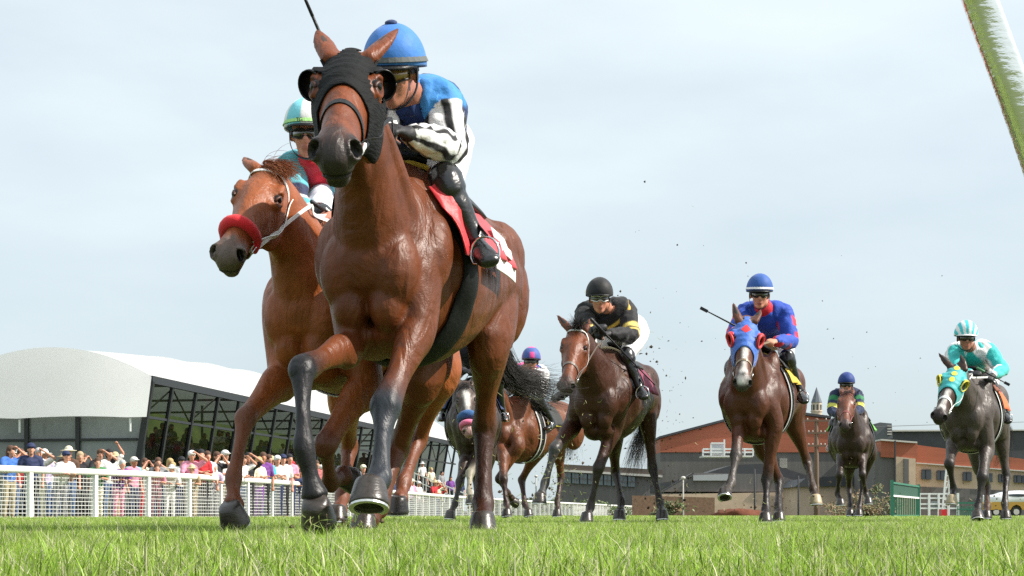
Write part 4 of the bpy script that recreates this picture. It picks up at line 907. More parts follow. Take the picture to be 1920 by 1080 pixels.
J6 = rider(dict(label='jockey in blue helmet with white band, blue and red silks', vox=.013, k=1.02, head=(1424, 552, 13.62), shL=(1470, 588, 13.9), shR=(1398, 586, 13.9), elL=(1482, 640, 13.75), haL=(1452, 640, 13.35), haR=(1392, 618, 13.3), elR=(1375, 630, 13.7), hip=(1452, 628, 14.35),
    knL=(1476, 672, 13.85), anL=(1498, 732, 14.1), toL=(1508, 752, 13.9), knR=(1372, 690, 13.9), anR=(1372, 740, 14.15), toR=(1366, 755, 14.0), torso=lambda t, th: (.02, .07, .42) if t < .93 else (.62, .02, .05), sleeve=j6_s, helm=lambda t, h: (.03, .10, .36),
    band=cloth('white', (.84, .82, .83)), collar=(.62, .02, .04), face=(-.12, -1, -.25), skinc=(.58, .27, .17)), H6)
whip(at(1400, 622, 13.1), at(1313, 577, 13.15), 'black whip pointing left past the ears of the blue hooded horse', r=.010)
bridle(H6, mat('tan_leather', (.26, .19, .12), .4), noseband=.42, brow=None, nbw=.02)
BLUEH = mat('blue_hood', (.03, .13, .52), .6, noise=.15, nscale=60, bump=.6, bscale=30, sheen=.2)
hood(H6, BLUEH, x1=.30, drop=.14, eye_r=.050, cup=RED, cups=.92, rimm=RED, rr_=.011); emblem(H6, .13, 0, 'diamond', RED, .048)
saddle(H6, cloth('gold', (.60, .42, .03)), x0=-.10, x1=.26, a0=8, girth=M_BLKLEATHER, gcols=cloth('pale_grey', (.5, .5, .5)))

# --- far horse, jockey in navy
H7 = horse(dict(name='h7', label='dark racehorse farthest back with jockey in navy and yellow silks', S=1.02, o=(4.72, 21.5), yaw=13, vox=.018, sm=5,
    coat=(.035, .018, .012), legs=(.03, .02, .017), muzzle=(.05, .035, .032), face=(.15, .050, .026), nw=1.1,
    head=dict(poll=(1588, 737, 20.4), muz=(1586, 776, 20.05), n=(0, -.5, 1), earR=(1578, 725, 1), earL=(1598, 725, 1), hs=1.1),
    RF=[(1578, 850, 20.9), (1574, 890), (1570, 925), (1576, 942), (-1, 1, -1)],
    LF=[(1618, 845, 20.9), (1617, 890), (1624, 925), (1628, 940), (-1, 1, -1)],
    RH=[(1592, 870, 22.2), (1592, 915), (1594, 948), (1594, 962), (1, -1, -1)],
    LH=[(1632, 850, 22.1), (1618, 905), (1612, 948), (1610, 962), (1, -1, -1)], mane=dict(n=60, fore=30)))
def j7_s(t, th): return (.62, .60, .10) if .46 < t < .56 else ((.03, .20, .08) if .3 < t < .4 else (.012, .022, .07))
J7 = rider(dict(label='jockey in dark blue helmet and navy silks with yellow armbands on the farthest horse', vox=.018, head=(1587, 722, 21.0), shL=(1607, 742, 21.2), shR=(1567, 742, 21.2), elL=(1611, 768, 21.0), elR=(1560, 770, 21.0), haL=(1596, 778, 20.7), haR=(1573, 778, 20.7),
    hip=(1592, 765, 21.9), knL=(1617, 795, 21.4), anL=(1622, 832, 21.7), toL=(1625, 845, 21.5), knR=(1563, 795, 21.4), anR=(1558, 832, 21.7), toR=(1556, 845, 21.5), torso=lambda t, th: (.50, .52, .14) if .5 < t < .62 else (.012, .022, .07), sleeve=j7_s, helm=base((.02, .05, .22)), boottop=cloth('wine', (.22, .01, .03))), H7)
bridle(H7, cloth('dull_red', (.25, .05, .05)))
saddle(H7, cloth('green', (.16, .50, .08)), x0=-.2, x1=.2, girth=M_BLKLEATHER)

# --- teal hood
H8 = horse(dict(name='h8', label='near black racehorse wearing a teal hood with yellow dots and white bridle', S=1.03, o=(4.82, 16.15), yaw=23, vox=.0145, sm=7, lt=1.12, nw=1.05,
    coat=(.070, .054, .046), legs=(.030, .025, .023), RFc=(.035, .028, .025), RHc=(.07, .035, .022), muzzle=(.03, .022, .022), face=(.05, .022, .014), blaze=(.30, .5, .35),
    head=dict(poll=(1796, 690, 14.95), muz=(1764, 768, 14.6), n=(.1, -.4, 1), earR=(1758, 660, 1), earL=(1800, 662, 1), hs=1.08),
    RF=[(1788, 825, 15.6), (1780, 870), (1788, 918), (1785, 938), (-1, 1, -1), dict(pale=1)],
    LF=[(1850, 840, 15.5), (1842, 895), (1834, 950), (1833, 968), (-1, -1, -1), dict(dn=(0, -.35, -.8), lt=1.1)],
    RH=[(1838, 865, 16.7), (1850, 912), (1851, 950), (1850, 966), (1, -1, -1)],
    LH=[(1876, 815, 16.9), (1887, 893), (1884, 945), (1886, 966), (1, -1, -1)], tail=[(1885, 800, 17.5), (1880, 850, 17.6), (1872, 880, 17.6)], ntail=100, mane=dict(n=90, fore=0)))
def j8_t(t, th): return (.80, .76, .78) if abs(math.cos(th)) > .42 and t > .2 else (.02, .45, .42)
def j8_s(t, th): return (.80, .78, .80) if math.sin(th) > .55 or t > .93 else (.05, .52, .50)
J8 = rider(dict(label='jockey in white and teal striped helmet, teal silks with white braces', vox=.014, k=1.02, head=(1811, 634, 15.75), shL=(1852, 658, 16.1), shR=(1788, 660, 16.1), elL=(1879, 693, 15.9), haL=(1860, 705, 15.55), haR=(1822, 700, 15.5), elR=(1795, 702, 15.8), hip=(1846, 688, 16.55),
    knL=(1858, 725, 16.1), anL=(1882, 772, 16.35), toL=(1890, 790, 16.15), torso=j8_t, sleeve=j8_s, helm=lambda t, h: (.05, .58, .62) if (int((math.sin(t) * h + 1.1) * 5.2) % 2) else (.84, .84, .84), gloves=M_GLOVE, boottop=cloth('wine', (.22, .01, .03)), face=(-.12, -1, -.2), skinc=(.36, .15, .09), peak=M_WHITE), H8)
whip(at(1832, 690, 15.3), at(1893, 722, 15.2), 'green and black whip in the gloved hand of the jockey in teal', r=.010, col=mat('green_grip', (.05, .18, .08), .5))
bridle(H8, M_WHTLEATHER, noseband=.41, nbw=.03, brow=None, w=.026)
TEAL = mat('teal_hood', (.02, .40, .42), .6, noise=.12, nscale=60, bump=.5, bscale=30, sheen=.2); YEL = cloth('bright_yellow', (.80, .66, .06))
hood(H8, TEAL, x1=.30, drop=.07, eye_r=.046, cup=YEL, cups=.84, rimm=YEL, rr_=.006, a0=-50, a1=230)
for x in (.05, .13, .21): emblem(H8, x, 0, 'round', YEL, .030)
saddle(H8, cloth('orange', (.80, .13, .02)), x0=-.20, x1=.26, a0=-8, girth=M_BLKLEATHER, gcols=M_WHTLEATHER, under=cloth('rust', (.22, .06, .03)), a_under=25)
# ---------------------------------------------------------------- ground and turf
def gz(x, y): return 0.0
ring = [0, 3, 6, 10, 16, 25, 40, 70, 120, 200, 350, 700, 1500, 3500]
gv = []; gf = []
ys = [-40, 0] + ring[1:]; xs = [-3500, -1200, -400, -150, -60, -25, -10, -4, 0, 4, 10, 25, 60, 150, 400, 1200, 3500]
for y in ys:
    for x in xs: gv.append((x, y, 0))
for i in range(len(ys) - 1):
    for j in range(len(xs) - 1): a = i * len(xs) + j; gf.append((a, a + 1, a + len(xs) + 1, a + len(xs)))
M_TURF = mat('turf_soil', (.055, .085, .018), .9, fac2=(.10, .13, .03), nscale=2.2, bump=.6, bscale=120)
tag(mesh_obj('ground', gv, gf, M_TURF), kind='structure')

def grass_mat():
    m = bpy.data.materials.new('grass_blade'); m.use_nodes = True; t = m.node_tree; b = t.nodes['Principled BSDF']; L = t.links
    at_ = t.nodes.new('ShaderNodeAttribute'); at_.attribute_name = 'coat'
    oi = t.nodes.new('ShaderNodeObjectInfo'); geo = t.nodes.new('ShaderNodeNewGeometry')
    nz_ = t.nodes.new('ShaderNodeTexNoise'); nz_.inputs['Scale'].default_value = 1.1; nz_.inputs['Detail'].default_value = 3; L.new(geo.outputs['Position'], nz_.inputs['Vector'])
    r = t.nodes.new('ShaderNodeMapRange'); r.inputs[1].default_value = .35; r.inputs[2].default_value = .65; r.inputs[3].default_value = .60; r.inputs[4].default_value = 1.35; nz_.inputs['Roughness'].default_value = .75; nz_.inputs['Detail'].default_value = 6; L.new(nz_.outputs[0], r.inputs[0])
    x = t.nodes.new('ShaderNodeMix'); x.data_type = 'RGBA'; x.blend_type = 'MULTIPLY'; x.inputs[0].default_value = 1; L.new(at_.outputs['Color'], x.inputs[6]); L.new(r.outputs[0], x.inputs[7])
    L.new(x.outputs[2], b.inputs['Base Color']); b.inputs['Roughness'].default_value = .45; b.inputs['Specular IOR Level'].default_value = .35
    tr = t.nodes.new('ShaderNodeBsdfTranslucent'); L.new(x.outputs[2], tr.inputs[0]); mxs = t.nodes.new('ShaderNodeMixShader'); mxs.inputs[0].default_value = .42
    L.new(b.outputs[0], mxs.inputs[1]); L.new(tr.outputs[0], mxs.inputs[2]); L.new(mxs.outputs[0], t.nodes['Material Output'].inputs[0]); return m
M_GRASS = grass_mat()
def grass_patch(name, n, size, hmin, hmax, wid, seg=3, dry=.15):
    rng = np.random.default_rng(hash(name) % 1000 if False else len(name) * 7 + n); v = []; f = []; c = []
    for k in range(n):
        x, y = rng.uniform(-size / 2, size / 2, 2); h = rng.uniform(hmin, hmax) * (1.5 if rng.random() < .04 else 1); a = rng.uniform(0, 2 * math.pi); lean = abs(rng.normal(0, .42)) * h; la = rng.uniform(0, 2 * math.pi); w = wid * rng.uniform(.6, 1.3)
        u = rng.random()
        col = np.array((.27, .42, .052)) * rng.uniform(.35, 1.6) if u > dry + .14 else (np.array((.68, .66, .42)) * rng.uniform(.7, 1.2) if u < dry else np.array((.50, .58, .16)))
        b = len(v); dx, dy = math.cos(a) * w / 2, math.sin(a) * w / 2
        for s in range(seg):
            t = s / seg; z = h * t * (1 - .15 * t); ox, oy = math.cos(la) * lean * t * t, math.sin(la) * lean * t * t; k_ = 1 - .55 * t
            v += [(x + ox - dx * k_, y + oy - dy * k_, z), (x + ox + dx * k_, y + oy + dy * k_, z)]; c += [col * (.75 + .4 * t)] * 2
        v.append((x + math.cos(la) * lean, y + math.sin(la) * lean, h * .86)); c.append(col * 1.15)
        for s in range(seg - 1): f.append((b + s * 2, b + s * 2 + 1, b + s * 2 + 3, b + s * 2 + 2))
        f.append((b + seg * 2 - 2, b + seg * 2 - 1, b + seg * 2))
    me = bpy.data.meshes.new(name); me.from_pydata(v, [], f); ca = me.color_attributes.new('coat', 'FLOAT_COLOR', 'POINT'); c4 = np.ones((len(v), 4)); c4[:, :3] = np.clip(c, 0, 1); ca.data.foreach_set('color', c4.ravel())
    me.materials.append(M_GRASS); return bpy.data.objects.new(name, me)
def scatter(name, label, cells, patch, sc=1.0):
    """turf: one object, copies of a small patch of blades set on a jittered grid by geometry nodes"""
    pts = []; rot = []; scl = []
    for (x, y) in cells: pts.append((x, y, .0)); rot.append(random.choice((0, 1, 2, 3)) * math.pi / 2 + random.uniform(-.3, .3)); scl.append(random.uniform(.85, 1.15) * sc)
    me = bpy.data.meshes.new(name); me.from_pydata(pts, [], [])
    a = me.attributes.new('rot', 'FLOAT', 'POINT'); a.data.foreach_set('value', rot); a = me.attributes.new('scl', 'FLOAT', 'POINT'); a.data.foreach_set('value', scl)
    o = bpy.data.objects.new(name, me); COL.objects.link(o); tag(o, label, 'grass', kind='stuff')
    ng = bpy.data.node_groups.new(name, 'GeometryNodeTree'); ng.interface.new_socket('Geometry', in_out='INPUT', socket_type='NodeSocketGeometry'); ng.interface.new_socket('Geometry', in_out='OUTPUT', socket_type='NodeSocketGeometry')
    N = ng.nodes.new; gi = N('NodeGroupInput'); go = N('NodeGroupOutput'); ip = N('GeometryNodeInstanceOnPoints'); ob = N('GeometryNodeObjectInfo'); ob.inputs['Object'].default_value = patch; ob.inputs['As Instance'].default_value = True
    ar = N('GeometryNodeInputNamedAttribute'); ar.data_type = 'FLOAT'; ar.inputs[0].default_value = 'rot'; as_ = N('GeometryNodeInputNamedAttribute'); as_.data_type = 'FLOAT'; as_.inputs[0].default_value = 'scl'
    cx = N('ShaderNodeCombineXYZ'); L = ng.links; L.new(gi.outputs[0], ip.inputs['Points']); L.new(ob.outputs['Geometry'], ip.inputs['Instance']); L.new(ar.outputs[0], cx.inputs[2]); L.new(cx.outputs[0], ip.inputs['Rotation']); L.new(as_.outputs[0], ip.inputs['Scale']); L.new(ip.outputs[0], go.inputs[0])
    m = o.modifiers.new('g', 'NODES'); m.node_group = ng; return o
def cells(y0, y1, st, mx=.40, pad=.4):
    out = []; y = y0
    while y < y1:
        w = y * mx + pad; x = -w
        while x < w: out.append((x + random.uniform(-.15, .15) * st, y + random.uniform(-.15, .15) * st)); x += st
        y += st
    return out
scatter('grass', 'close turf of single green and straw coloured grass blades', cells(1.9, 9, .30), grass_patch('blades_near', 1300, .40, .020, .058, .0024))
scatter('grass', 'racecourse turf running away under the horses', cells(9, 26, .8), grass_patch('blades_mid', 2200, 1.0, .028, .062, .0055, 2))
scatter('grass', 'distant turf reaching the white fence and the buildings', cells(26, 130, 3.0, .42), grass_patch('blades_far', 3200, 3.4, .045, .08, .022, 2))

# ---------------------------------------------------------------- white running rail with netting
M_RAIL = mat('white_rail', (.82, .82, .79), .38, noise=.06, nscale=3); M_NET = mat('white_wire', (.72, .72, .70), .5)
fence = empty('rail_fence', (-8, 36, 0)); tag(fence, 'long white rail fence with wire netting between the track and the crowd', 'fence')
FP = catmull([(-13.5, 27.5, 0), (-10.6, 31.9, 0), (-8.5, 36.7, 0), (-7.35, 42.0, 0), (-6.4, 48.5, 0), (-4.6, 66, 0), (-2.4, 85, 0), (5.5, 130, 0), (26, 230, 0), (60, 370, 0)], 24)
FP = [Vector(p) for p in FP]; acc = [0]
for a, b in zip(FP, FP[1:]): acc.append(acc[-1] + (b - a).length)
def fp(s): return Vector((np.interp(s, acc, [p.x for p in FP]), np.interp(s, acc, [p.y for p in FP]), 0))
tot = acc[-1]; pitch = 2.05; NP = int(tot / pitch); near = 50
post_me = None
bx = Boxes(); S_ = 0; rails = []
for i in range(NP):
    a = fp(i * pitch); b = fp((i + 1) * pitch); d = (b - a).normalized(); nrm = Vector((d.y, -d.x, 0))
    if i < near:
        Bx = Boxes(); Bx.bar(a + Vector((0, 0, -.05)), a + Vector((0, 0, 1.0)), .11, .11, up=d)
        Bx.bar(a + Vector((0, 0, .0)), a + Vector((0, 0, .04)), .17, .17, up=d); Bx.obj('post', M_RAIL, fence)
    else: bx.bar(a + Vector((0, 0, -.05)), a + Vector((0, 0, 1.0)), .12, .12, up=d)
bx_ = bx.obj('far_posts', M_RAIL, fence); bx_['kind'] = 'stuff'
rs = Soup(); P = [fp(s) + Vector((0, 0, 1.06)) for s in np.linspace(0, tot, 260)]
loft(rs, [(p, .085, .075) for p in P], side=(1, 0, 0), seg=12, sub=1, cap=.2, sup=.75); rs.obj('top_rail', M_RAIL, fence)
# netting: two woven wires a hand apart, each wire its own thin bar
nb_ = Boxes()
for i in range(near):
    a = fp(i * pitch); b = fp((i + 1) * pitch); d = (b - a).normalized()
    for z in np.arange(.06, .99, .085): nb_.bar(a + d * .06 + Vector((0, 0, z)), b - d * .06 + Vector((0, 0, z)), .006, .012, up=(0, 0, 1))
    nv_ = 36 if i < 26 else 16
    for k in range(1, nv_):
        p = a.lerp(b, k / nv_) + Vector((0, 0, 0)); sl = .045 * (1 if k % 2 else -1); nb_.bar(p + Vector((0, -.006, .04)) - d * sl, p + Vector((0, -.006, .99)) + d * sl, .005, .005)
o = nb_.obj('wire_netting', M_NET, fence); o['kind'] = 'stuff'
fb = Boxes()
for i in range(near, NP - 1):
    a = fp(i * pitch); b = fp((i + 1) * pitch)
    for z in np.arange(.1, .98, .11): fb.bar(a + Vector((0, 0, z)), b + Vector((0, 0, z)), .008, .05)
o = fb.obj('far_netting', M_NET, fence); o['kind'] = 'stuff'

# gooseneck support of the rail right over the lens
M_GN = mat('rail_gloss', (.92, .92, .86), .10, metal=.88, bump=.22, bscale=30, stretch=(1, 1, 2.4))
s = Soup(); pts = [at(1790, -160, 2.95), at(1838, 0, 3.0), at(1893, 150, 3.02), at(1932, 260, 3.04), at(1963, 360, 3.05), at(2010, 560, 3.05), at(2040, 760, 3.05), at(2055, 1070, 3.05)]
loft(s, [(p, .031, .031) for p in pts], side=(0, 1, 0), seg=24, sub=8, cap=.1, sup=.62)
gn = empty('rail_support', tuple(pts[-1])); tag(gn, 'glossy white curved rail support slanting across the top right corner', 'rail support'); s.obj('support_tube', M_GN, gn)
# ---------------------------------------------------------------- pavilion with a white fabric roof
pav = empty('pavilion', (-13.97, 60, 0)); tag(pav, 'white fabric roofed grandstand with slanting dark glass front behind the crowd', 'grandstand')
C0 = Vector((-13.97, 60, 0)); U_ = Vector((.176, .984, 0)).normalized(); W_ = Vector((-.984, .176, 0)).normalized(); LEN = 56.7
pv = lambda l, w, z: C0 + U_ * l + W_ * w + Vector((0, 0, z))
M_FAB = mat('white_fabric', (.86, .87, .86), .55, noise=.03, nscale=.6, bump=.15, bscale=1.5)
_t = M_FAB.node_tree; _tr = _t.nodes.new('ShaderNodeBsdfTranslucent'); _tr.inputs[0].default_value = (.85, .86, .84, 1); _mx = _t.nodes.new('ShaderNodeMixShader'); _mx.inputs[0].default_value = .45   # thin white fabric lets daylight through
_t.links.new(_t.nodes['Principled BSDF'].outputs[0], _mx.inputs[1]); _t.links.new(_tr.outputs[0], _mx.inputs[2]); _t.links.new(_mx.outputs[0], _t.nodes['Material Output'].inputs[0])
M_FRAME = mat('dark_steel_frame', (.018, .020, .024), .45); M_PGLASS = mat('grey_tinted_glass', (.20, .215, .22), .12, noise=.35, nscale=.35, spec=.6)
def roofz(w, l):
    x = max(-1, min(1, (w - 4.3) / 4.3)); k = max(0, min(1, (l - .5) / 26)); k = k * (2 - k)
    return 5.48 + (1.20 + 1.0 * k) * (1 - abs(x) ** (2 + .6 * k))
LS = [0, .5, 1, 2, 3, 4.5, 6, 7.5, 9] + list(np.arange(11.5, 56, 2.55)) + [LEN]; WS = list(np.linspace(0, 8.6, 27))
G = [[pv(l, w, roofz(w, l) - (.05 * abs(math.sin(math.pi * (l - 9) / 5.1)) if l > 9 else 0) * (1 - abs((w - 4.3) / 4.3) ** 4)) for w in WS] for l in LS]
rf = sheet('roof', G, M_FAB, pav, thick=0)
G = [[pv(-.03, w, z) for w in np.linspace(0.0, 8.6, 20)] for z in (0, 1)]
for j, w in enumerate(np.linspace(0.0, 8.6, 20)):
    G[0][j] = pv(-1.25, w - (.32 if w == 0 else 0), 3.82 + .07 * abs(math.sin((w - .3) * .66))); G[1][j] = pv(-.03, w, roofz(w, 0) + .02)
sheet('gable_fabric', G, M_FAB, pav, thick=0)
gf_ = COL.objects[-1] if False else None
for ob in list(pav.children):
    if ob.name.startswith('gable_fabric'): ob.data.polygons.foreach_set('use_smooth', [True] * len(ob.data.polygons)); ob.data.update()
for l in np.arange(9, 56, 5.1):
    tube([pv(l, w, roofz(w, l) + .012) for w in WS[:20]], .022, M_FAB, 'fabric_seam', pav, seg=6)
b = Boxes(); b.bar(pv(-.05, .02, 5.36), pv(LEN, .02, 5.36), .16, .30); b.obj('eave_beam', M_FRAME, pav)
for l in [0] + [2.1 + 2.55 * i for i in range(22)]:
    if l > LEN: break
    b = Boxes(); b.bar(pv(l, .75, 1.0), pv(l, .02, 5.3), .13 if l else .24, .16, up=U_); b.obj('mullion', M_FRAME, pav)
b = Boxes(); b.bar(pv(0, .27, 3.92), pv(LEN, .27, 3.92), .10, .10); b.obj('transom', M_FRAME, pav)
b = Boxes(); b.bar(pv(0, .62, 1.9), pv(LEN, .62, 1.9), .12, .2); b.obj('transom', M_FRAME, pav)
for i in range(0, 22, 2):
    l0 = 2.1 + 2.55 * (i - 1); l1 = l0 + 2.55 * 2
    if l1 > LEN: break
    b = Boxes(); b.bar(pv(max(l0, 0), .35, 4.0), pv((max(l0, 0) + l1) / 2, .12, 5.2), .05); b.bar(pv((max(l0, 0) + l1) / 2, .12, 5.2), pv(l1, .35, 4.0), .05); b.obj('brace', M_FRAME, pav)
def dark_glass():
    m = bpy.data.materials.new('dark_glazing'); m.use_nodes = True; t = m.node_tree; t.nodes.clear(); o = t.nodes.new('ShaderNodeOutputMaterial'); a = t.nodes.new('ShaderNodeBsdfTransparent'); a.inputs[0].default_value = (.24, .26, .22, 1)
    g = t.nodes.new('ShaderNodeBsdfGlossy'); g.inputs['Roughness'].default_value = .05; g.inputs[0].default_value = (.5, .5, .5, 1); f = t.nodes.new('ShaderNodeFresnel'); f.inputs[0].default_value = 1.22; x = t.nodes.new('ShaderNodeMixShader')
    t.links.new(f.outputs[0], x.inputs[0]); t.links.new(a.outputs[0], x.inputs[1]); t.links.new(g.outputs[0], x.inputs[2]); t.links.new(x.outputs[0], o.inputs[0]); return m
M_DG = dark_glass(); cols_ = [0] + [2.1 + 2.55 * i for i in range(22) if 2.1 + 2.55 * i < LEN - 3]
for a, b_ in zip(cols_, cols_[1:]):
    for z0, w0, z1, w1 in ((1.9, .62, 3.9, .27), (3.95, .26, 5.28, .04)):
        mesh_obj('pane', [pv(a, w0, z0), pv(b_, w0, z0), pv(b_, w1, z1), pv(a, w1, z1)], [(0, 1, 2, 3)], M_DG, pav)
# end wall in grey glass
ps = [(.42, 1.45), (1.45, 3.0), (3.0, 5.3), (5.3, 7.4), (7.4, 8.6)]; ps = [(0.30, 3.05), (3.05, 5.2), (5.2, 7.0), (7.0, 8.6)]
for a, b_ in ps:
    for z0, z1 in ((.3, 3.02), (3.08, 4.15)):
        mesh_obj('grey_pane', [pv(.02, a, z0), pv(.02, b_, z0), pv(.02, b_, z1), pv(.02, a, z1)], [(0, 1, 2, 3)], M_PGLASS, pav)
for w in (3.05, 5.2, 7.0, 8.6): b = Boxes(); b.bar(pv(-.05, w, 0), pv(-.05, w, 3.95), .16, .12, up=U_); b.obj('post', M_FRAME, pav)
b = Boxes(); b.bar(pv(-.04, .6, 3.05), pv(-.04, 8.6, 3.05), .08, .10); b.obj('rail_bar', M_FRAME, pav)
for w in (.45, 5.0): b = Boxes(); b.bar(pv(-1.0, w, 3.30), pv(-1.0, w, 3.80), .06, .06, up=U_); b.obj('guy_strap', M_WHITE, pav)
b = Boxes()
for k in range(30): b.bar(pv(.30, 3.1 + k * .14, .3), pv(.30, 3.1 + k * .14, 2.9), .05, .05, up=U_)
o = b.obj('curtain_folds', mat('curtain', (.30, .31, .30), .8), pav)
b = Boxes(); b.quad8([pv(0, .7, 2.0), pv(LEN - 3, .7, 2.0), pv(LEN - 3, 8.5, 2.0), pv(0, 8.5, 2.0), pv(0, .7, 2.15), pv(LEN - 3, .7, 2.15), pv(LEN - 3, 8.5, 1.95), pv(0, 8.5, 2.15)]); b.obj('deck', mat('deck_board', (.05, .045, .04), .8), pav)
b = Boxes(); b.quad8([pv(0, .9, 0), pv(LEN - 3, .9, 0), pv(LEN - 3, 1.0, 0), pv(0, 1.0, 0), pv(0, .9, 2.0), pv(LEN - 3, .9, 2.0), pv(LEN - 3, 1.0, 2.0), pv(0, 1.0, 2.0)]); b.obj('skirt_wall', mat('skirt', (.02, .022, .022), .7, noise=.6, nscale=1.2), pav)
for i in range(0, 22, 3):
    l = 2.1 + 2.55 * i
    if l < LEN: b = Boxes(); b.bar(pv(l, 7.8, 1.9), pv(l, 7.8, 6.2), .12); b.bar(pv(l, .1, 5.3), pv(l, 8.5, 5.3), .08, .1); b.obj('inner_frame', M_FRAME, pav)
# grassy bank behind the stand
hv = []; hf = []; n = 40
for i in range(n):
    l = -4 + i * 62 / (n - 1)
    for w, z in ((9.1, 0), (9.6, 2.2 + .3 * math.sin(l)), (10.4, 4.2 + .3 * math.sin(l * .7)), (11.8, 6.2 + .2 * math.sin(l * .5)), (16, 6.6)): hv.append(pv(l, w, z))
for i in range(n - 1):
    for j in range(4): a = i * 5 + j; hf.append((a, a + 1, a + 6, a + 5))
tag(mesh_obj('hill', hv, hf, mat('bank_grass', (.10, .13, .03), .9, fac2=(.03, .06, .015), nscale=.5, bump=.5, bscale=3), None, True), kind='structure')

# ---------------------------------------------------------------- spectators
def figure(pose):
    """person facing -y, 1.72 m tall: soups for skin, top, trousers"""
    s, top, tr = Soup(), Soup(), Soup(); V = Vector; Hm = basis(V((0, -1, 0)), V((0, 0, 1))); lean = {'rail': .25, 'shade': .05}.get(pose, 0)
    hc = V((0, -.05 - lean, 1.60 - lean * .22)); head_soup(s, hc, Hm, 1.02, skin=(1, 1, 1)); nb = V((0, -lean, 1.43 - lean * .2))
    loft(s, [(nb - V((0, 0, .05)), .06, .06), (hc - V((0, 0, .05)), .05, .055)], side=(1, 0, 0))
    sh = {x: nb + V((.185 * x, 0.01, -.05)) for x in (1, -1)}
    A = dict(stand=((.27, .02, 1.08), (.25, -.10, .82)), rail=((.27, -.20, 1.10), (.12, -.50, 1.12)), fold=((.25, -.05, 1.10), (-.08, -.26, 1.18)))
    for x in (1, -1):
        e, h = A.get(pose, A['stand']) if pose not in ('shade', 'camera', 'point') else A['stand']
        if pose == 'shade': e, h = ((.36, -.20, 1.48), (.10, -.22, 1.66)) if x == 1 else A['rail']
        if pose == 'camera': e, h = (.27, -.22, 1.36), (.07, -.22, 1.60)
        if pose == 'point': e, h = ((.34, -.08, 1.62), (.20, -.10, 1.84)) if x == 1 else A['stand']
        e = V((e[0] * x, e[1], e[2])); h = V((h[0] * x, h[1], h[2]))
        loft(s, [(sh[x], .055, .055), (sh[x].lerp(e, .5), .046, .046), (e, .038, .038), (e.lerp(h, .4), .036, .036), (h, .024, .024)], side=(0, 1, 0), seg=10, sub=3)
        hand_soup(s, h, (h - e), V((0, 0, 1)), .95, -x, .7)
        loft(top, [(nb.lerp(sh[x], .4), .085, .08), (sh[x], .075, .075), (sh[x].lerp(e, .45), .066, .066), (sh[x].lerp(e, .8), .062, .062)], side=(0, 1, 0), seg=10, sub=3)
        hp = V((.09 * x, 0, .92)); kn = V((.10 * x, -.02, .50)); an = V((.11 * x, .02, .09))
        loft(tr, [(hp, .095, .10), (hp.lerp(kn, .5), .085, .09), (kn, .065, .07), (kn.lerp(an, .5), .06, .065), (an, .055, .06)], side=(1, 0, 0), seg=10, sub=3)
        loft(s, [(hp, .07, .07), (kn, .05, .05), (an, .035, .035)], side=(1, 0, 0), seg=8, sub=2); loft(s, [(an + V((0, .04, -.05)), .035, .03), (an + V((0, -.14, -.06)), .04, .025)], side=(1, 0, 0), seg=8, sub=2)
    loft(top, [(V((0, 0, .90)), .17, .12), (V((0, -lean * .3, 1.05)), .165, .125), (V((0, -lean * .7, 1.25)), .185, .13), (nb - V((0, 0, .07)), .18, .105), (nb, .08, .07)], side=(1, 0, 0), seg=18, sub=4)
    loft(s, [(V((0, 0, .90)), .14, .09), (nb - V((0, 0, .1)), .14, .08)], side=(1, 0, 0), seg=10, sub=3)
    loft(tr, [(V((0, 0, .84)), .15, .115), (V((0, 0, 1.0)), .168, .12)], side=(1, 0, 0), seg=14, sub=3)
    return s, top, tr, hc
PROTO = {}
for pz in ('stand', 'rail', 'shade', 'camera', 'fold', 'point'):
    s, top, tr, hc = figure(pz); d = {}
    for nm, sp, vx in (('body', s, .017), ('top', top, .022), ('trousers', tr, .024)):
        o = fuse(sp, nm, vx, 2, M_SKIN if nm == 'body' else M_COTTON, None, col=False); 
        if nm != 'body': crumple(o, .010, 9)
        d[nm] = o.data; bpy.data.objects.remove(o)
    hs = Soup(); ell(hs, hc + Vector((0, .02, .055)), (.092, .108, .098)); ell(hs, hc + Vector((0, .06, -.02)), (.082, .07, .09)); d['hair'] = fuse(hs, 'hair', .014, 1, None, None, col=False)
    hl_ = Soup(); ell(hl_, hc + Vector((0, .02, .055)), (.096, .110, .10)); loft(hl_, [(hc + Vector((0, .05, .03)), .095, .07), (hc + Vector((0, .07, -.12)), .10, .06), (hc + Vector((0, .08, -.25)), .09, .04)], side=(1, 0, 0)); d['long_hair'] = fuse(hl_, 'hair', .014, 1, None, None, col=False)
    cp = Soup(); ell(cp, hc + Vector((0, .01, .07)), (.102, .115, .09)); loft(cp, [(hc + Vector((0, -.05, .075)), .085, .012), (hc + Vector((0, -.17, .06)), .06, .008)], side=(1, 0, 0)); d['cap'] = fuse(cp, 'cap', .013, 1, None, None, col=False)
    ht = Soup(); ell(ht, hc + Vector((0, .01, .09)), (.10, .115, .10)); ell(ht, hc + Vector((0, .01, .065)), (.20, .22, .018), nu=20); d['hat'] = fuse(ht, 'hat', .013, 1, None, None, col=False)
    for k in ('hair', 'long_hair', 'cap', 'hat'): o = d[k]; d[k] = o.data; bpy.data.objects.remove(o)
    PROTO[pz] = d
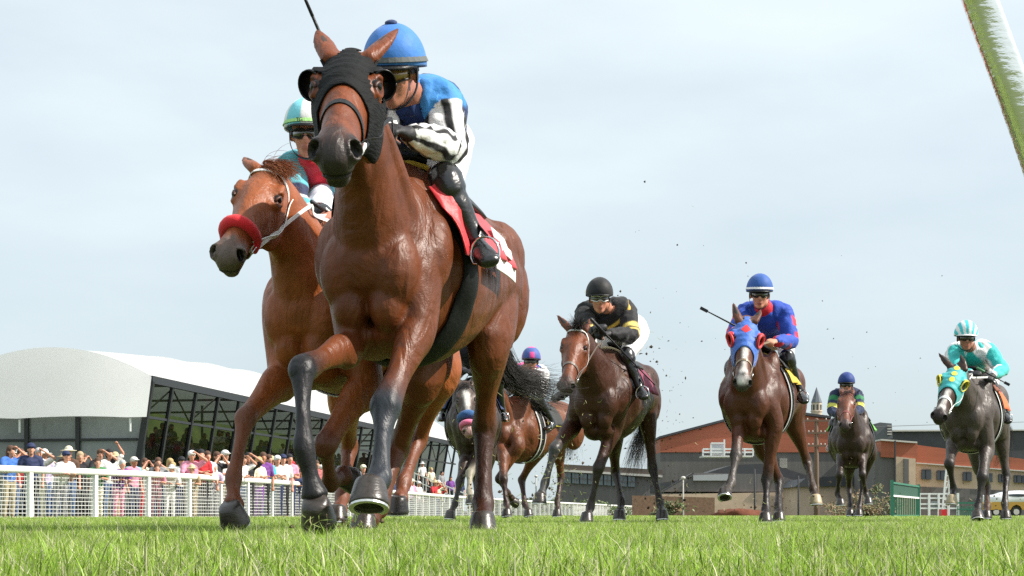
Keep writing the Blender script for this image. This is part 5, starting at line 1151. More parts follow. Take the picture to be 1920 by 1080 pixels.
CC = dict(white=(.80, .79, .77), black=(.015, .015, .018), red=(.50, .02, .03), blue=(.05, .16, .50), navy=(.02, .03, .09), teal=(.05, .45, .50), pink=(.70, .28, .40), purple=(.18, .05, .28), grey=(.25, .25, .26), khaki=(.38, .32, .20), cream=(.72, .66, .50),
          lilac=(.55, .45, .65), green=(.06, .22, .08), yellow=(.65, .55, .10), orange=(.62, .22, .05), maroon=(.20, .02, .04), straw=(.60, .48, .28), tan=(.45, .33, .2), brown=(.10, .05, .03), blond=(.50, .36, .16), silver=(.5, .5, .5), denim=(.08, .13, .25), checked=(.4, .12, .12), lime=(.4, .6, .1))
SK = [M_SKIN, M_SKIN, M_SKINT, M_SKIND]
def wear(c): return mat('wear_' + c, CC[c], .8, noise=.12, nscale=8, bump=.2, bscale=20)
def spectator(x, y, rz, h, pose, top, trs, head, hcol, label, group, skin=None, zb=0):
    root = empty('person', (x, y, zb), rz); root.scale = (h / 1.72,) * 3; tag(root, label, 'person', group); d = PROTO[pose]
    for nm, me, m in (('body', d['body'], SK[skin if skin is not None else random.choice((0, 0, 0, 1, 2))]), ('shirt', d['top'], wear(top)), ('trousers', d['trousers'], wear(trs)), ({'cap': 'cap', 'hat': 'hat'}.get(head, 'hair'), d[head], wear(hcol))):
        o = bpy.data.objects.new(nm, me); COL.objects.link(o); o.parent = root
        if not me.materials: me.materials.append(None)
        o.material_slots[0].link = 'OBJECT'; o.material_slots[0].material = m
    return root
# (photo column, head row, pose, top, trousers, headwear, its colour, words)
crowd = [
 (16, 846, 'shade', 'blue', 'khaki', 'long_hair', 'brown', 'spectator in blue top shading her eyes at the left end of the rail'),
 (38, 852, 'camera', 'red', 'denim', 'hair', 'brown', 'spectator in red top holding both hands to the face beside the blue top'),
 (58, 843, 'stand', 'navy', 'black', 'cap', 'navy', 'spectator in dark cap behind the grey haired man in white'),
 (72, 850, 'shade', 'white', 'cream', 'hair', 'silver', 'grey haired man in white shirt shading his eyes and leaning on the rail'),
 (113, 857, 'rail', 'white', 'grey', 'cap', 'navy', 'man in navy cap and white shirt leaning on the rail'),
 (128, 850, 'stand', 'brown', 'denim', 'hat', 'cream', 'spectator in cream sun hat behind the man in navy cap'),
 (150, 857, 'stand', 'black', 'black', 'long_hair', 'tan', 'long haired spectator in black shirt against the grey glass wall'),
 (181, 868, 'rail', 'green', 'cream', 'hair', 'brown', 'spectator in dark green jacket and cream trousers leaning on the rail'),
 (187, 852, 'shade', 'black', 'black', 'hair', 'brown', 'spectator in black top with one arm arched over the forehead'),
 (204, 852, 'point', 'white', 'denim', 'hair', 'black', 'dark haired spectator in white top raising one arm above the crowd'),
 (214, 860, 'stand', 'cream', 'tan', 'hat', 'straw', 'spectator in straw hat beside the raised arm'),
 (222, 872, 'rail', 'purple', 'pink', 'hair', 'silver', 'grey haired spectator in purple top bending over the rail'),
 (249, 866, 'stand', 'teal', 'grey', 'hair', 'blond', 'fair haired spectator in turquoise top seen from behind'),
 (270, 868, 'camera', 'cream', 'red', 'hair', 'brown', 'spectator in cream top with bare arms lifted to the face below the slanting post'),
 (291, 878, 'rail', 'pink', 'maroon', 'long_hair', 'brown', 'long haired spectator in pink top leaning on the rail'),
 (318, 882, 'rail', 'white', 'white', 'hat', 'white', 'spectator in white hat low behind the rail'),
 (340, 866, 'stand', 'white', 'navy', 'cap', 'black', 'man in white T shirt and black cap below the dark stand'),
 (358, 855, 'shade', 'pink', 'khaki', 'cap', 'white', 'spectator in pink shirt and white cap'),
 (357, 882, 'rail', 'tan', 'tan', 'hat', 'straw', 'spectator hidden under a wide straw hat at the rail'),
 (377, 853, 'fold', 'red', 'black', 'hair', 'black', 'bearded man in red shirt standing with folded arms'),
 (388, 856, 'stand', 'white', 'grey', 'hair', 'brown', 'spectator in white blouse next to the man in red'),
 (398, 878, 'rail', 'lilac', 'grey', 'hair', 'silver', 'grey haired man in pale lilac shirt resting on the rail'),
 (405, 857, 'camera', 'black', 'black', 'hair', 'brown', 'spectator in black top looking through binoculars'),
 (420, 855, 'fold', 'white', 'khaki', 'cap', 'white', 'man in white shirt and white cap next to the chestnut foreleg'),
 (452, 862, 'shade', 'white', 'denim', 'long_hair', 'brown', 'spectator in white top just right of the chestnut foreleg'),
 (464, 858, 'shade', 'black', 'black', 'hair', 'black', 'spectator in black waistcoat with an arm bent over the head'),
 (484, 866, 'fold', 'cream', 'purple', 'long_hair', 'blond', 'blonde spectator in cream dress with folded arms'),
 (493, 858, 'stand', 'purple', 'black', 'long_hair', 'brown', 'spectator in purple dress behind the blonde one'),
 (502, 862, 'fold', 'teal', 'teal', 'long_hair', 'brown', 'spectator in teal top with hands clasped'),
 (519, 864, 'fold', 'white', 'navy', 'cap', 'white', 'man in white polo shirt and white cap, left one of a pair'),
 (530, 862, 'stand', 'white', 'black', 'cap', 'navy', 'man in white shirt and dark cap, right one of a pair'),
 (542, 861, 'fold', 'pink', 'navy', 'hair', 'black', 'man in pink shirt beside the pair in white'),
 (554, 888, 'rail', 'navy', 'navy', 'hair', 'brown', 'child in dark blue leaning on the rail under the raised foreleg'),
 (592, 872, 'fold', 'checked', 'cream', 'hair', 'brown', 'spectator in checked red top between the black and brown forelegs'),
 (602, 880, 'camera', 'orange', 'white', 'cap', 'white', 'spectator in orange top and white cap between the forelegs'),
 (680, 872, 'stand', 'black', 'black', 'cap', 'cream', 'spectator in black and cream cap behind the folded chestnut foreleg'),
 (772, 905, 'stand', 'pink', 'grey', 'hat', 'cream', 'spectator in cream hat near the lower end of the steps'),
 (784, 908, 'stand', 'white', 'grey', 'cap', 'white', 'spectator in white cap near the lower end of the steps')]
FS = [(CX + F * p.x / p.y, p.y) for p in FP if p.y < 120]; fpx = [a for a, b in FS]; fy = [b for a, b in FS]
used = []
for px, hy, pose, top, trs, head, hcol, lab in crowd:
    fY = float(np.interp(px, fpx, fy)); Y = 2900 * 1.50 / (HOR - hy); h = 1.72
    if pose == 'rail' or Y < fY + .35: Y = fY + .42
    hh = (HOR - hy) * Y / F + .1; h = max(1.15, min(1.95, hh * 1.72 / (1.60 if pose != 'rail' else 1.545)))
    x = (px - CX) * Y / F; spectator(x, Y, R(random.uniform(18, 55)), h, pose, top, trs, head, hcol, lab, 'spectators behind the white rail'); used.append((x, Y))
# more people farther along and behind, small in the photograph
tops = ['white', 'cream', 'pink', 'navy', 'red', 'black', 'grey', 'lilac', 'blue', 'silver', 'khaki', 'maroon']; hats = [('hair', 'brown'), ('hair', 'black'), ('long_hair', 'blond'), ('cap', 'white'), ('hat', 'straw'), ('long_hair', 'brown'), ('cap', 'red'), ('hat', 'white'), ('hair', 'silver')]
hw = {('hair', 'brown'): 'short brown hair', ('hair', 'black'): 'black hair', ('long_hair', 'blond'): 'long fair hair', ('cap', 'white'): 'a white cap', ('hat', 'straw'): 'a straw hat', ('long_hair', 'brown'): 'long brown hair', ('cap', 'red'): 'a red cap', ('hat', 'white'): 'a white hat', ('hair', 'silver'): 'grey hair'}
combos = [(a, b) for a in dict.fromkeys(tops) for b in hats]; random.shuffle(combos); rows_ = []
for i in range(70):
    px = random.uniform(430, 830) if i > 20 else random.uniform(0, 430); fY = float(np.interp(px, fpx, fy)); Y = fY + (random.uniform(1.2, 4.0) if i > 20 else random.uniform(4.5, 11)); x = (px - CX) * Y / F
    if any(abs(x - a) < .38 and abs(Y - b_) < .6 for a, b_ in used): continue
    used.append((x, Y)); (tp_, (hd_, hc_)) = combos[i]; tt = random.choice(('black', 'navy', 'khaki', 'grey', 'denim')); pz = random.choice(('stand', 'fold', 'shade', 'stand', 'camera'))
    spectator(x, Y, R(random.uniform(10, 60)), random.uniform(1.55, 1.82), pz, tp_, tt, hd_, hc_, 'spectator in %s top and %s trousers with %s, behind the rail' % (tp_, tt, hw[(hd_, hc_)]), 'spectators behind the white rail')
b = Boxes(); b.quad8([pv(1, 3.6, 2.16), pv(46, 3.6, 2.16), pv(46, 4.4, 2.16), pv(1, 4.4, 2.16), pv(1, 3.6, 3.55), pv(46, 3.6, 3.55), pv(46, 4.4, 3.55), pv(1, 4.4, 3.55)]); b.obj('stand_shade_block', mat('skirt', (.02, .022, .022)), pav)  # dark block added to deepen the gloom seen through the stand's glass
for i in range(62):   # in the shade of the stand
    l = 1.0 + i * .70 + random.uniform(-.3, .3); p = pv(l, random.uniform(1.2, 3.0), 2.15)
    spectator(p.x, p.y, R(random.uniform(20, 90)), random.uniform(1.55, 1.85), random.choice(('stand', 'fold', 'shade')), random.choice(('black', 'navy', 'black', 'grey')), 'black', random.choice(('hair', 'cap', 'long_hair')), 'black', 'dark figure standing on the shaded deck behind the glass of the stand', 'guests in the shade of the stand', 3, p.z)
# steps with a handrail and people at the far end of the stand
st = empty('steps', tuple(at(835, 925, 92))); tag(st, 'white railed steps crowded with people at the far end of the stand', 'steps')
st_b = at(870, 966, 92); M_CONC = mat('concrete', (.42, .41, .38), .85, noise=.2, nscale=3)
for k in range(9):
    b = Boxes(); b.box((-2.2 - k * .38 - .4, 91 + 0, 0), (-2.2 - k * .38, 94, .17 * (k + 1))); b.obj('step', M_CONC, st)
for yy in (90.9, 94.05):
    b = Boxes(); b.bar((-2.1, yy, 1.1), (-5.9, yy, 2.65), .06); b.bar((-2.1, yy, .65), (-5.9, yy, 2.2), .04)
    for k in range(8): b.bar((-2.1 - k * .52, yy, .17 * k * 1.0), (-2.1 - k * .52, yy, 1.1 + k * .212), .045)
    b.obj('handrail', M_RAIL, st)
for k, (dx, tp_, hd_, hc_, words_) in enumerate(((0, 'white', 'hair', 'brown', 'white top low'), (1, 'navy', 'long_hair', 'brown', 'navy top half way up'), (2, 'purple', 'long_hair', 'black', 'purple dress half way up'), (3, 'grey', 'hair', 'black', 'grey suit near the top'), (4, 'cream', 'long_hair', 'blond', 'cream dress near the top'), (5, 'white', 'hat', 'white', 'white hat and white top at the head'))):
    x = -2.5 - dx * .58; spectator(x, 92 + (k % 2) * .9, R(random.uniform(10, 50)), 1.72, 'stand', tp_, 'black', hd_, hc_, 'spectator in %s on the railed steps' % words_, 'people on the steps', None, .17 * int((-2.2 - x) / .38 + 1))

# ---------------------------------------------------------------- buildings on the right
def quadwall(name, pts, Y, depth, m, parent):
    """a wall slab: outline given as (photo column, photo row) at distance Y, extruded backwards"""
    P = [at(a, b, Y) for a, b in pts]; n = len(P); Q = [p + Vector((0, depth, 0)) for p in P]
    v = P + Q; f = [tuple(range(n))[::-1], tuple(range(n, 2 * n))] + [(i, (i + 1) % n, n + (i + 1) % n, n + i) for i in range(n)]
    return mesh_obj(name, v, f, m, parent)
M_RED = mat('red_brown_cladding', (.36, .105, .055), .75, noise=.12, nscale=.6, stretch=(.3, 1, 6)); M_GRY = mat('grey_cladding', (.13, .122, .12), .8, noise=.15, nscale=.5, stretch=(4, 1, .4)); M_TAN = mat('tan_wall', (.56, .42, .31), .85, noise=.12, nscale=.8)
M_ROOF = mat('dark_roof', (.05, .052, .058), .7, noise=.2, nscale=.8); M_WIN = mat('window_glass', (.03, .04, .05), .08, spec=.8); M_TRIM = mat('pale_trim', (.55, .52, .48), .6); M_BLUEWIN = mat('bluish_glass', (.12, .17, .20), .1, spec=.8)
def bars(name, segs, Y, w, m, parent):
    b = Boxes()
    for i, (a, c) in enumerate(segs): o_ = Vector((0, -.013 * i, 0)); b.bar(at(a[0], a[1], Y) + o_, at(c[0], c[1], Y) + o_, w * (1 - .01 * i), w * (1 - .013 * i), up=(0, 1, 0))
    return b.obj(name, m, parent)
def fl(px, Y): return (px, HOR + CH * F / Y)      # ground row at distance Y
ar = empty('arena_building', tuple(at(1400, 966, 215))); tag(ar, 'large red brown building with sloping roof edge behind the blue hooded horse', 'building')
quadwall('upper_wall', [(1238, 848), (1238, 822), (1366, 789), (1500, 778), (1600, 792), (1655, 822), (1655, 848)], 215, 22, M_RED, ar)
quadwall('roof_edge', [(1236, 822), (1366, 788), (1500, 777), (1602, 790), (1602, 786), (1500, 772), (1366, 783.5), (1236, 818)], 214.6, 22.6, M_ROOF, ar)
quadwall('lower_wall', [(1238, 968), (1238, 848), (1655, 848), (1655, 968)], 215.2, 21, M_GRY, ar)
quadwall('corner_pilaster', [(1640, 968), (1640, 850), (1652, 850), (1652, 968)], 214.5, .6, M_GRY, ar)
pl = quadwall('platform', [(1318, 857), (1318, 854), (1412, 854), (1412, 857)], 209, 4, M_WHITE, ar)
o = bars('platform_railing', [((1318, 855), (1318, 842)), ((1318, 842), (1412, 842)), ((1318, 848), (1412, 848)), ((1412, 855), (1412, 842)), ((1333, 855), (1333, 831)), ((1358, 855), (1358, 824)), ((1333, 831), (1358, 831)), ((1380, 855), (1380, 842)), ((1396, 855), (1396, 842))], 208.6, .22, M_WHITE, None); o.parent = pl
o = quadwall('plant_box', [(1335, 853), (1335, 833), (1357, 833), (1357, 853)], 209.2, 2, mat('pale_metal', (.42, .45, .48), .5), ar)
for k in range(12): quadwall('louvre', [(1462, 861 + k * 2), (1462, 860 + k * 2), (1476, 860 + k * 2), (1476, 861 + k * 2)], 214.8, .3, M_TRIM, ar) if k < 9 else None
sh_ = empty('low_shed', tuple(at(1430, 966, 170))); tag(sh_, 'low shed with grey hipped roof, strip window and tan wall before the red building', 'building')
quadwall('roof', [(1240, 905), (1290, 898), (1372, 872), (1440, 869), (1560, 905), (1575, 921), (1240, 922)], 171, 14, M_ROOF, sh_)
quadwall('grey_wall', [(1238, 922), (1300, 886), (1366, 888), (1452, 889), (1560, 922)], 170.5, 2, M_GRY, sh_)
w_ = quadwall('strip_window', [(1300, 901), (1300, 891), (1365, 889), (1365, 901)], 170.2, .3, mat('pale_panel', (.40, .41, .43), .4), sh_)
quadwall('tan_wall', [(1236, 968), (1236, 927), (1560, 921), (1560, 968)], 170, 12, M_TAN, sh_)
quadwall('door', [(1495, 968), (1495, 935), (1505, 935), (1505, 968)], 169.8, .3, M_WHITE, sh_)
for x in (1476, 1484): quadwall('vent', [(x, 962), (x, 950), (x + 6, 950), (x + 6, 962)], 169.8, .3, M_TRIM, sh_)
bars('gutter', [((1452, 888), (1560, 908)), ((1497, 895), (1497, 967)), ((1238, 924), (1300, 887))], 169.6, .15, M_ROOF, sh_)
an = empty('tan_annex', tuple(at(1570, 966, 150))); tag(an, 'small tan shed with a barred window and brown shrubs beside it, under the farthest horse', 'building')
quadwall('wall', [(1497, 968), (1497, 912), (1640, 908), (1640, 968)], 160, 9, M_TAN, an); quadwall('roof', [(1490, 913), (1510, 897), (1600, 890), (1645, 910)], 159.5, 10, M_ROOF, an)
for x in (1591, 1596): quadwall('window', [(x, 958), (x, 940), (x + 3.5, 940), (x + 3.5, 958)], 159.7, .3, M_WIN, an)
of = empty('office_building', tuple(at(1780, 966, 150))); tag(of, 'tan and red brown office block with small square windows behind the teal hooded horse', 'building')
quadwall('red_band', [(1652, 857), (1652, 826), (1720, 830), (1720, 860)], 150, 10, M_RED, of); quadwall('grey_gable', [(1640, 968), (1640, 845), (1652, 848), (1672, 857), (1680, 857), (1680, 968)], 150.3, 9, M_GRY, of)
quadwall('tan_wall', [(1680, 968), (1680, 856), (1717, 860), (1717, 968)], 149.8, 9, M_TAN, of); quadwall('grey_stripe', [(1695, 912), (1695, 860), (1704, 861), (1704, 912)], 149.6, .4, M_GRY, of); quadwall('downpipe', [(1678, 968), (1678, 826), (1680, 826), (1680, 968)], 149.2, .3, M_ROOF, of)
quadwall('red_band', [(1718, 868), (1718, 834), (1960, 866), (1960, 886)], 154, 10, M_RED, of); quadwall('tan_wall', [(1718, 913), (1718, 868), (1960, 886), (1960, 924)], 154.2, 10, M_TAN, of); quadwall('grey_wall', [(1718, 968), (1718, 912), (1960, 923), (1960, 968)], 154.1, 10, M_GRY, of)
quadwall('parapet', [(1652, 826), (1652, 823), (1720, 828), (1720, 831)], 149.7, 10, M_TRIM, of); quadwall('band_course', [(1718, 869), (1718, 867), (1960, 885), (1960, 887)], 153.8, .3, M_TRIM, of)
for i, x in enumerate((1728, 1757, 1806, 1846, 1873, 1902, 1917)):
    t_ = (x - 1718) * .06; w_ = quadwall('window', [(x, 898 + t_ * .6), (x, 880 + t_), (x + 18 - i, 881 + t_), (x + 18 - i, 899 + t_ * .6)], 153.9, .25, M_WIN, of)
    o = bars('window_frame', [((x + 9 - i / 2, 880 + t_), (x + 9 - i / 2, 898 + t_ * .6)), ((x, 880 + t_), (x + 18 - i, 880 + t_)), ((x, 898 + t_ * .6), (x + 18 - i, 898 + t_ * .6))], 153.7, .07, M_ROOF, None); o.parent = w_
dk = empty('dark_roofed_hall', tuple(at(1740, 966, 200))); tag(dk, 'dark roofed hall with a box shaped roof unit rising behind the red brown band', 'building')
quadwall('roof', [(1662, 850), (1662, 820), (1676, 807), (1960, 806), (1960, 880)], 200, 16, M_ROOF, dk); quadwall('roof_edge', [(1674, 809), (1676, 806), (1960, 805), (1960, 807)], 199.6, 16.5, M_TRIM, dk); quadwall('roof_unit', [(1643, 826), (1643, 794), (1650, 792), (1672, 794), (1674, 822)], 196, 5, mat('unit_grey', (.10, .11, .12), .6), dk)
for k in range(4): quadwall('louvre', [(1664, 800 + k * 5), (1664, 798 + k * 5), (1672, 798 + k * 5), (1672, 800 + k * 5)], 195.8, .2, M_TRIM, dk)
gb = empty('glazed_building', tuple(at(1120, 966, 190))); tag(gb, 'low grey building with bluish windows and a flat dark roof behind the dark bay', 'building')
quadwall('roof', [(1050, 880), (1050, 870), (1242, 881), (1242, 892)], 189.5, 14, mat('dark_brown_roof', (.10, .08, .065), .8), gb); quadwall('fascia', [(1050, 884), (1050, 880), (1242, 891), (1242, 895)], 189.3, .5, M_TRIM, gb); quadwall('wall', [(1052, 968), (1052, 882), (1242, 894), (1242, 968)], 190, 12, M_GRY, gb)
for i, x in enumerate(range(1058, 1190, 15)):
    w_ = quadwall('window', [(x, 905 + i * .9), (x, 886 + i * .9), (x + 12, 887 + i * .9), (x + 12, 906 + i * .9)], 189.7, .3, M_BLUEWIN, gb); o = bars('window_frame', [((x + 6, 886 + i), (x + 6, 905 + i)), ((x, 895 + i), (x + 12, 896 + i))], 189.5, .12, M_GRY, None); o.parent = w_
bw = empty('brick_wall', tuple(at(1215, 966, 120))); tag(bw, 'low brown wall standing below the hind legs of the dark bay', 'wall'); quadwall('wall', [(1186, 968), (1186, 929), (1340, 933), (1340, 968)], 140, .6, mat('brown_brick', (.22, .13, .085), .9, noise=.3, nscale=4), bw)
# church tower
cs = empty('church_tower', tuple(at(1530, 790, 330))); tag(cs, 'slim pale church tower with a pointed grey spire above the red roof', 'tower')
def frust(s, c, w0, w1, z0, z1, n=8):
    v = [(c.x + math.cos(2 * math.pi * k / n + .4) * w, c.y + math.sin(2 * math.pi * k / n + .4) * w, z) for w, z in ((w0, z0), (w1, z1)) for k in range(n)]
    s.add(v, [(k, (k + 1) % n, n + (k + 1) % n, n + k) for k in range(n)] + [tuple(range(n))[::-1], tuple(range(n, 2 * n))], (1, 1, 1))
c = at(1531, 790, 330); zz = lambda y: CH + (HOR - y) * 330 / F; M_STONE = mat('pale_stone', (.50, .42, .34), .85)
s = Soup(); frust(s, c, 1.7, 1.6, 0, zz(784)); frust(s, c, 2.0, 1.9, zz(785), zz(782)); s.obj('base', M_STONE, cs, False); s = Soup(); frust(s, c, 1.2, 1.1, zz(783), zz(755)); frust(s, c, 1.35, 1.3, zz(772), zz(770)); s.obj('belfry', M_STONE, cs, False); s = Soup(); frust(s, c, 1.2, .04, zz(755), zz(726)); s.obj('spire', mat('slate', (.10, .115, .14), .5), cs, False)
for k in range(8):
    a = 2 * math.pi * k / 8 + .4 + math.pi / 8; b = Boxes(); d_ = Vector((math.cos(a), math.sin(a), 0)); p0 = c + d_ * 1.08; b.bar(Vector((p0.x, p0.y, zz(769))), Vector((p0.x, p0.y, zz(759))), .35, .12, up=d_); b.obj('louvre', M_ROOF, cs)
# poles
def pole(px, Y, top, label, arms=(), w=.26, m=None, lamp=False):
    r = empty('utility_pole' if arms else 'pole', tuple(at(px, 966, Y))); tag(r, label, 'pole'); m = m or mat('pole_wood', (.16, .10, .07), .85)
    b0 = at(px, 966, Y); b0.z = -.1; t0 = at(px, top, Y); tube([b0, b0.lerp(t0, .5), t0], [w / 2, w / 2.3, w / 2.8], m, 'post', r)
    for y, l in arms:
        c_ = at(px, y, Y); b = Boxes(); b.box((c_.x - l, c_.y - .18, c_.z - .07), (c_.x + l, c_.y - .04, c_.z + .07)); a_ = b.obj('crossarm', m, r)
        for k in (-.9, -.45, .45, .9): s = Soup(); ell(s, (c_.x + l * k, c_.y - .11, c_.z + .13), (.05, .05, .08), nu=8, nv=6); o = s.obj('insulator', M_TRIM, None); o.parent = a_
    if lamp: s = Soup(); ell(s, t0, (.22, .22, .16)); s.obj('lamp_head', M_TRIM, r)
    return r
pole(1531, 120, 786, 'tall wooden utility pole with crossarms and insulators below the church spire', ((789, 1.6), (812, .7), (836, .7)), .42)
pole(1415, 140, 880, 'thin dark pole in front of the low shed', (), .18, M_ROOF); pole(1281, 140, 896, 'thin pole with a lamp head left of the low shed', (), .16, M_TRIM, True); pole(1497, 150, 893, 'dark post at the corner of the low shed', (), .2, M_ROOF)
pole(1005, 200, 893, 'thin lamp post between the hind legs of the middle horses', (), .2, M_TRIM, True)
# power lines from the pole
b = Boxes(); tag(tube([at(1531, 787, 120), at(1640, 800, 140), at(1960, 790, 190)], .025, M_ROOF, 'power_line'), 'thin dark power line running right from the utility pole', 'cable')
# green gate, starting gate, ladder
gg = empty('green_gate', tuple(at(1695, 966, 62))); tag(gg, 'green slatted gate panels standing at the edge of the track', 'gate'); M_GREEN = mat('green_paint', (.02, .16, .10), .45); M_GRN2 = mat('green_mesh', (.015, .07, .045), .6)
g0 = at(1672, 966, 58); g1 = at(1722, 966, 66); g0.z = g1.z = 0; zt = CH + (HOR - 905) * 58 / F
for k in range(13):
    p = g0.lerp(g1, k / 12); b = Boxes(); b.bar(p, p + Vector((0, 0, zt * .62)), .05, .05); b.obj('slat', M_GREEN, gg)
b = Boxes(); b.quad8([g0 + Vector((0, 0, zt * .64)), g1 + Vector((0, 0, zt * .64)), g1 + Vector((0, .04, zt * .64)), g0 + Vector((0, .04, zt * .64)), g0 + Vector((0, 0, zt)), g1 + Vector((0, 0, zt)), g1 + Vector((0, .04, zt)), g0 + Vector((0, .04, zt))]); b.obj('mesh_panel', M_GRN2, gg)
for z in (zt * .63, zt, .08): b = Boxes(); b.bar(g0 + Vector((0, -.05, z)), g1 + Vector((0, -.05, z)), .06, .07); b.obj('gate_bar', M_GREEN if z != zt * .63 else M_WHITE, gg)
for p in (g0, g1): b = Boxes(); b.bar(p + Vector((0, -.03, 0)), p + Vector((0, -.03, zt + .1)), .10, .10); b.obj('post', M_GREEN, gg)
g2 = empty('green_barrier', tuple(at(1800, 966, 66))); tag(g2, 'low green barrier just left of the forelegs of the teal hooded horse', 'barrier')
for k in range(10): p = at(1796 + k * 4, 966, 66); p.z = 0; b = Boxes(); b.bar(p, p + Vector((0, 0, .5)), .04); b.obj('slat', M_GREEN, g2)
p, q_ = at(1795, 943, 66), at(1834, 943, 66); b = Boxes(); b.bar(p, q_, .07); b.bar(at(1795, 955, 66), at(1834, 955, 66), .05); b.obj('bar', M_GREEN, g2)
sg = empty('starting_stalls', tuple(at(1755, 966, 75))); tag(sg, 'white framed rails of a starting gate behind the green gate', 'starting gate')
for x in (1724, 1742, 1760, 1778, 1796): bars('upright', [((x, 968), (x, 925))], 75, .10, M_WHITE, sg)
for y in (926, 934, 945, 953): bars('rail', [((1722, y), (1798, y))], 75, .07, M_WHITE, sg)
quadwall('stall_door', [(1746, 956), (1746, 940), (1760, 940), (1760, 956)], 75.1, .1, mat('grey_paint', (.3, .32, .33), .5), sg)
ld = empty('ladder_tower', tuple(at(1772, 966, 70))); tag(ld, 'tall white leaning ladder tower between the green gate and the teal hooded horse', 'ladder')
bars('side_rail', [((1766, 966), (1776, 864))], 70, .07, M_WHITE, ld); bars('side_rail', [((1779, 966), (1781, 864))], 70, .07, M_WHITE, ld)
for k in range(9): y = 958 - k * 11; bars('rung', [((1766.8 + k * 1.05, y), (1779 + k * .2, y))], 70, .05, M_WHITE, ld)
bars('brace', [((1767, 960), (1781, 930)), ((1779, 960), (1770, 925)), ((1771, 925), (1781, 895))], 70.1, .035, M_WHITE, ld)
tag(quadwall('marker_box', [(1766, 968), (1766, 955), (1776, 955), (1776, 968)], 69, .5, RED, None), 'small red box at the foot of the white ladder', 'box')
# yellow tractor and white car at the right edge
ty = empty('yellow_truck', tuple(at(1895, 966, 80))); tag(ty, 'low yellow truck body with an arched wheel opening at the right edge', 'truck'); M_YEL = mat('yellow_paint', (.45, .26, .04), .6); M_TYRE = mat('tyre', (.02, .02, .02), .8)
quadwall('body', [(1858, 956), (1858, 944), (1862, 941), (1940, 941), (1940, 956), (1917, 956), (1913, 949), (1906, 946), (1899, 949), (1895, 956)], 80, 1.9, M_YEL, ty)
for px in (1906, 1868):
    c_ = at(px, 959, 80); s = Soup(); n = 18
    v = [(c_.x + math.cos(t) * .27, c_.y + dy, .27 + math.sin(t) * .27) for dy in (.02, .25) for t in np.linspace(0, 2 * math.pi, n, endpoint=False)]; s.add(v, [(k, (k + 1) % n, n + (k + 1) % n, n + k) for k in range(n)] + [tuple(range(n))[::-1], tuple(range(n, 2 * n))], (1, 1, 1)); w_ = s.obj('wheel', M_TYRE, ty, False)
    s = Soup(); v = [(c_.x + math.cos(t) * .15, c_.y + dy, .27 + math.sin(t) * .15) for dy in (.0, .05) for t in np.linspace(0, 2 * math.pi, n, endpoint=False)]; s.add(v, [(k, (k + 1) % n, n + (k + 1) % n, n + k) for k in range(n)] + [tuple(range(n))[::-1], tuple(range(n, 2 * n))], (1, 1, 1)); o = s.obj('rim', M_TRIM, None, False); o.parent = w_
cr_ = empty('white_car', tuple(at(1905, 950, 95))); tag(cr_, 'white car roof showing above the yellow truck', 'car')
s = Soup(); c_ = at(1912, 941, 95); loft(s, [((c_.x - 1.9, 95.9, .75), .35, .62), ((c_.x - 1.2, 95.9, .95), .78, .45), ((c_.x - .6, 95.9, 1.10), .74, .48), ((c_.x + .6, 95.9, 1.12), .74, .5), ((c_.x + 1.5, 95.9, .95), .78, .42), ((c_.x + 2.1, 95.9, .8), .6, .35)], side=(0, 1, 0), seg=20, sub=4, sup=.6); s.obj('body', mat('car_white', (.8, .8, .8), .2, coat=.8), cr_)
s = Soup(); loft(s, [((c_.x - .95, 95.9, 1.27), .71, .14), ((c_.x, 95.9, 1.32), .757, .14), ((c_.x + .95, 95.9, 1.27), .71, .13)], side=(0, 1, 0), seg=16, sub=3, sup=.5); s.obj('window', M_WIN, cr_)
for dx in (-1.2, 1.3): s = Soup(); ell(s, (c_.x + dx, 95.15, .3), (.31, .10, .31)); s.obj('wheel', M_TYRE, cr_)
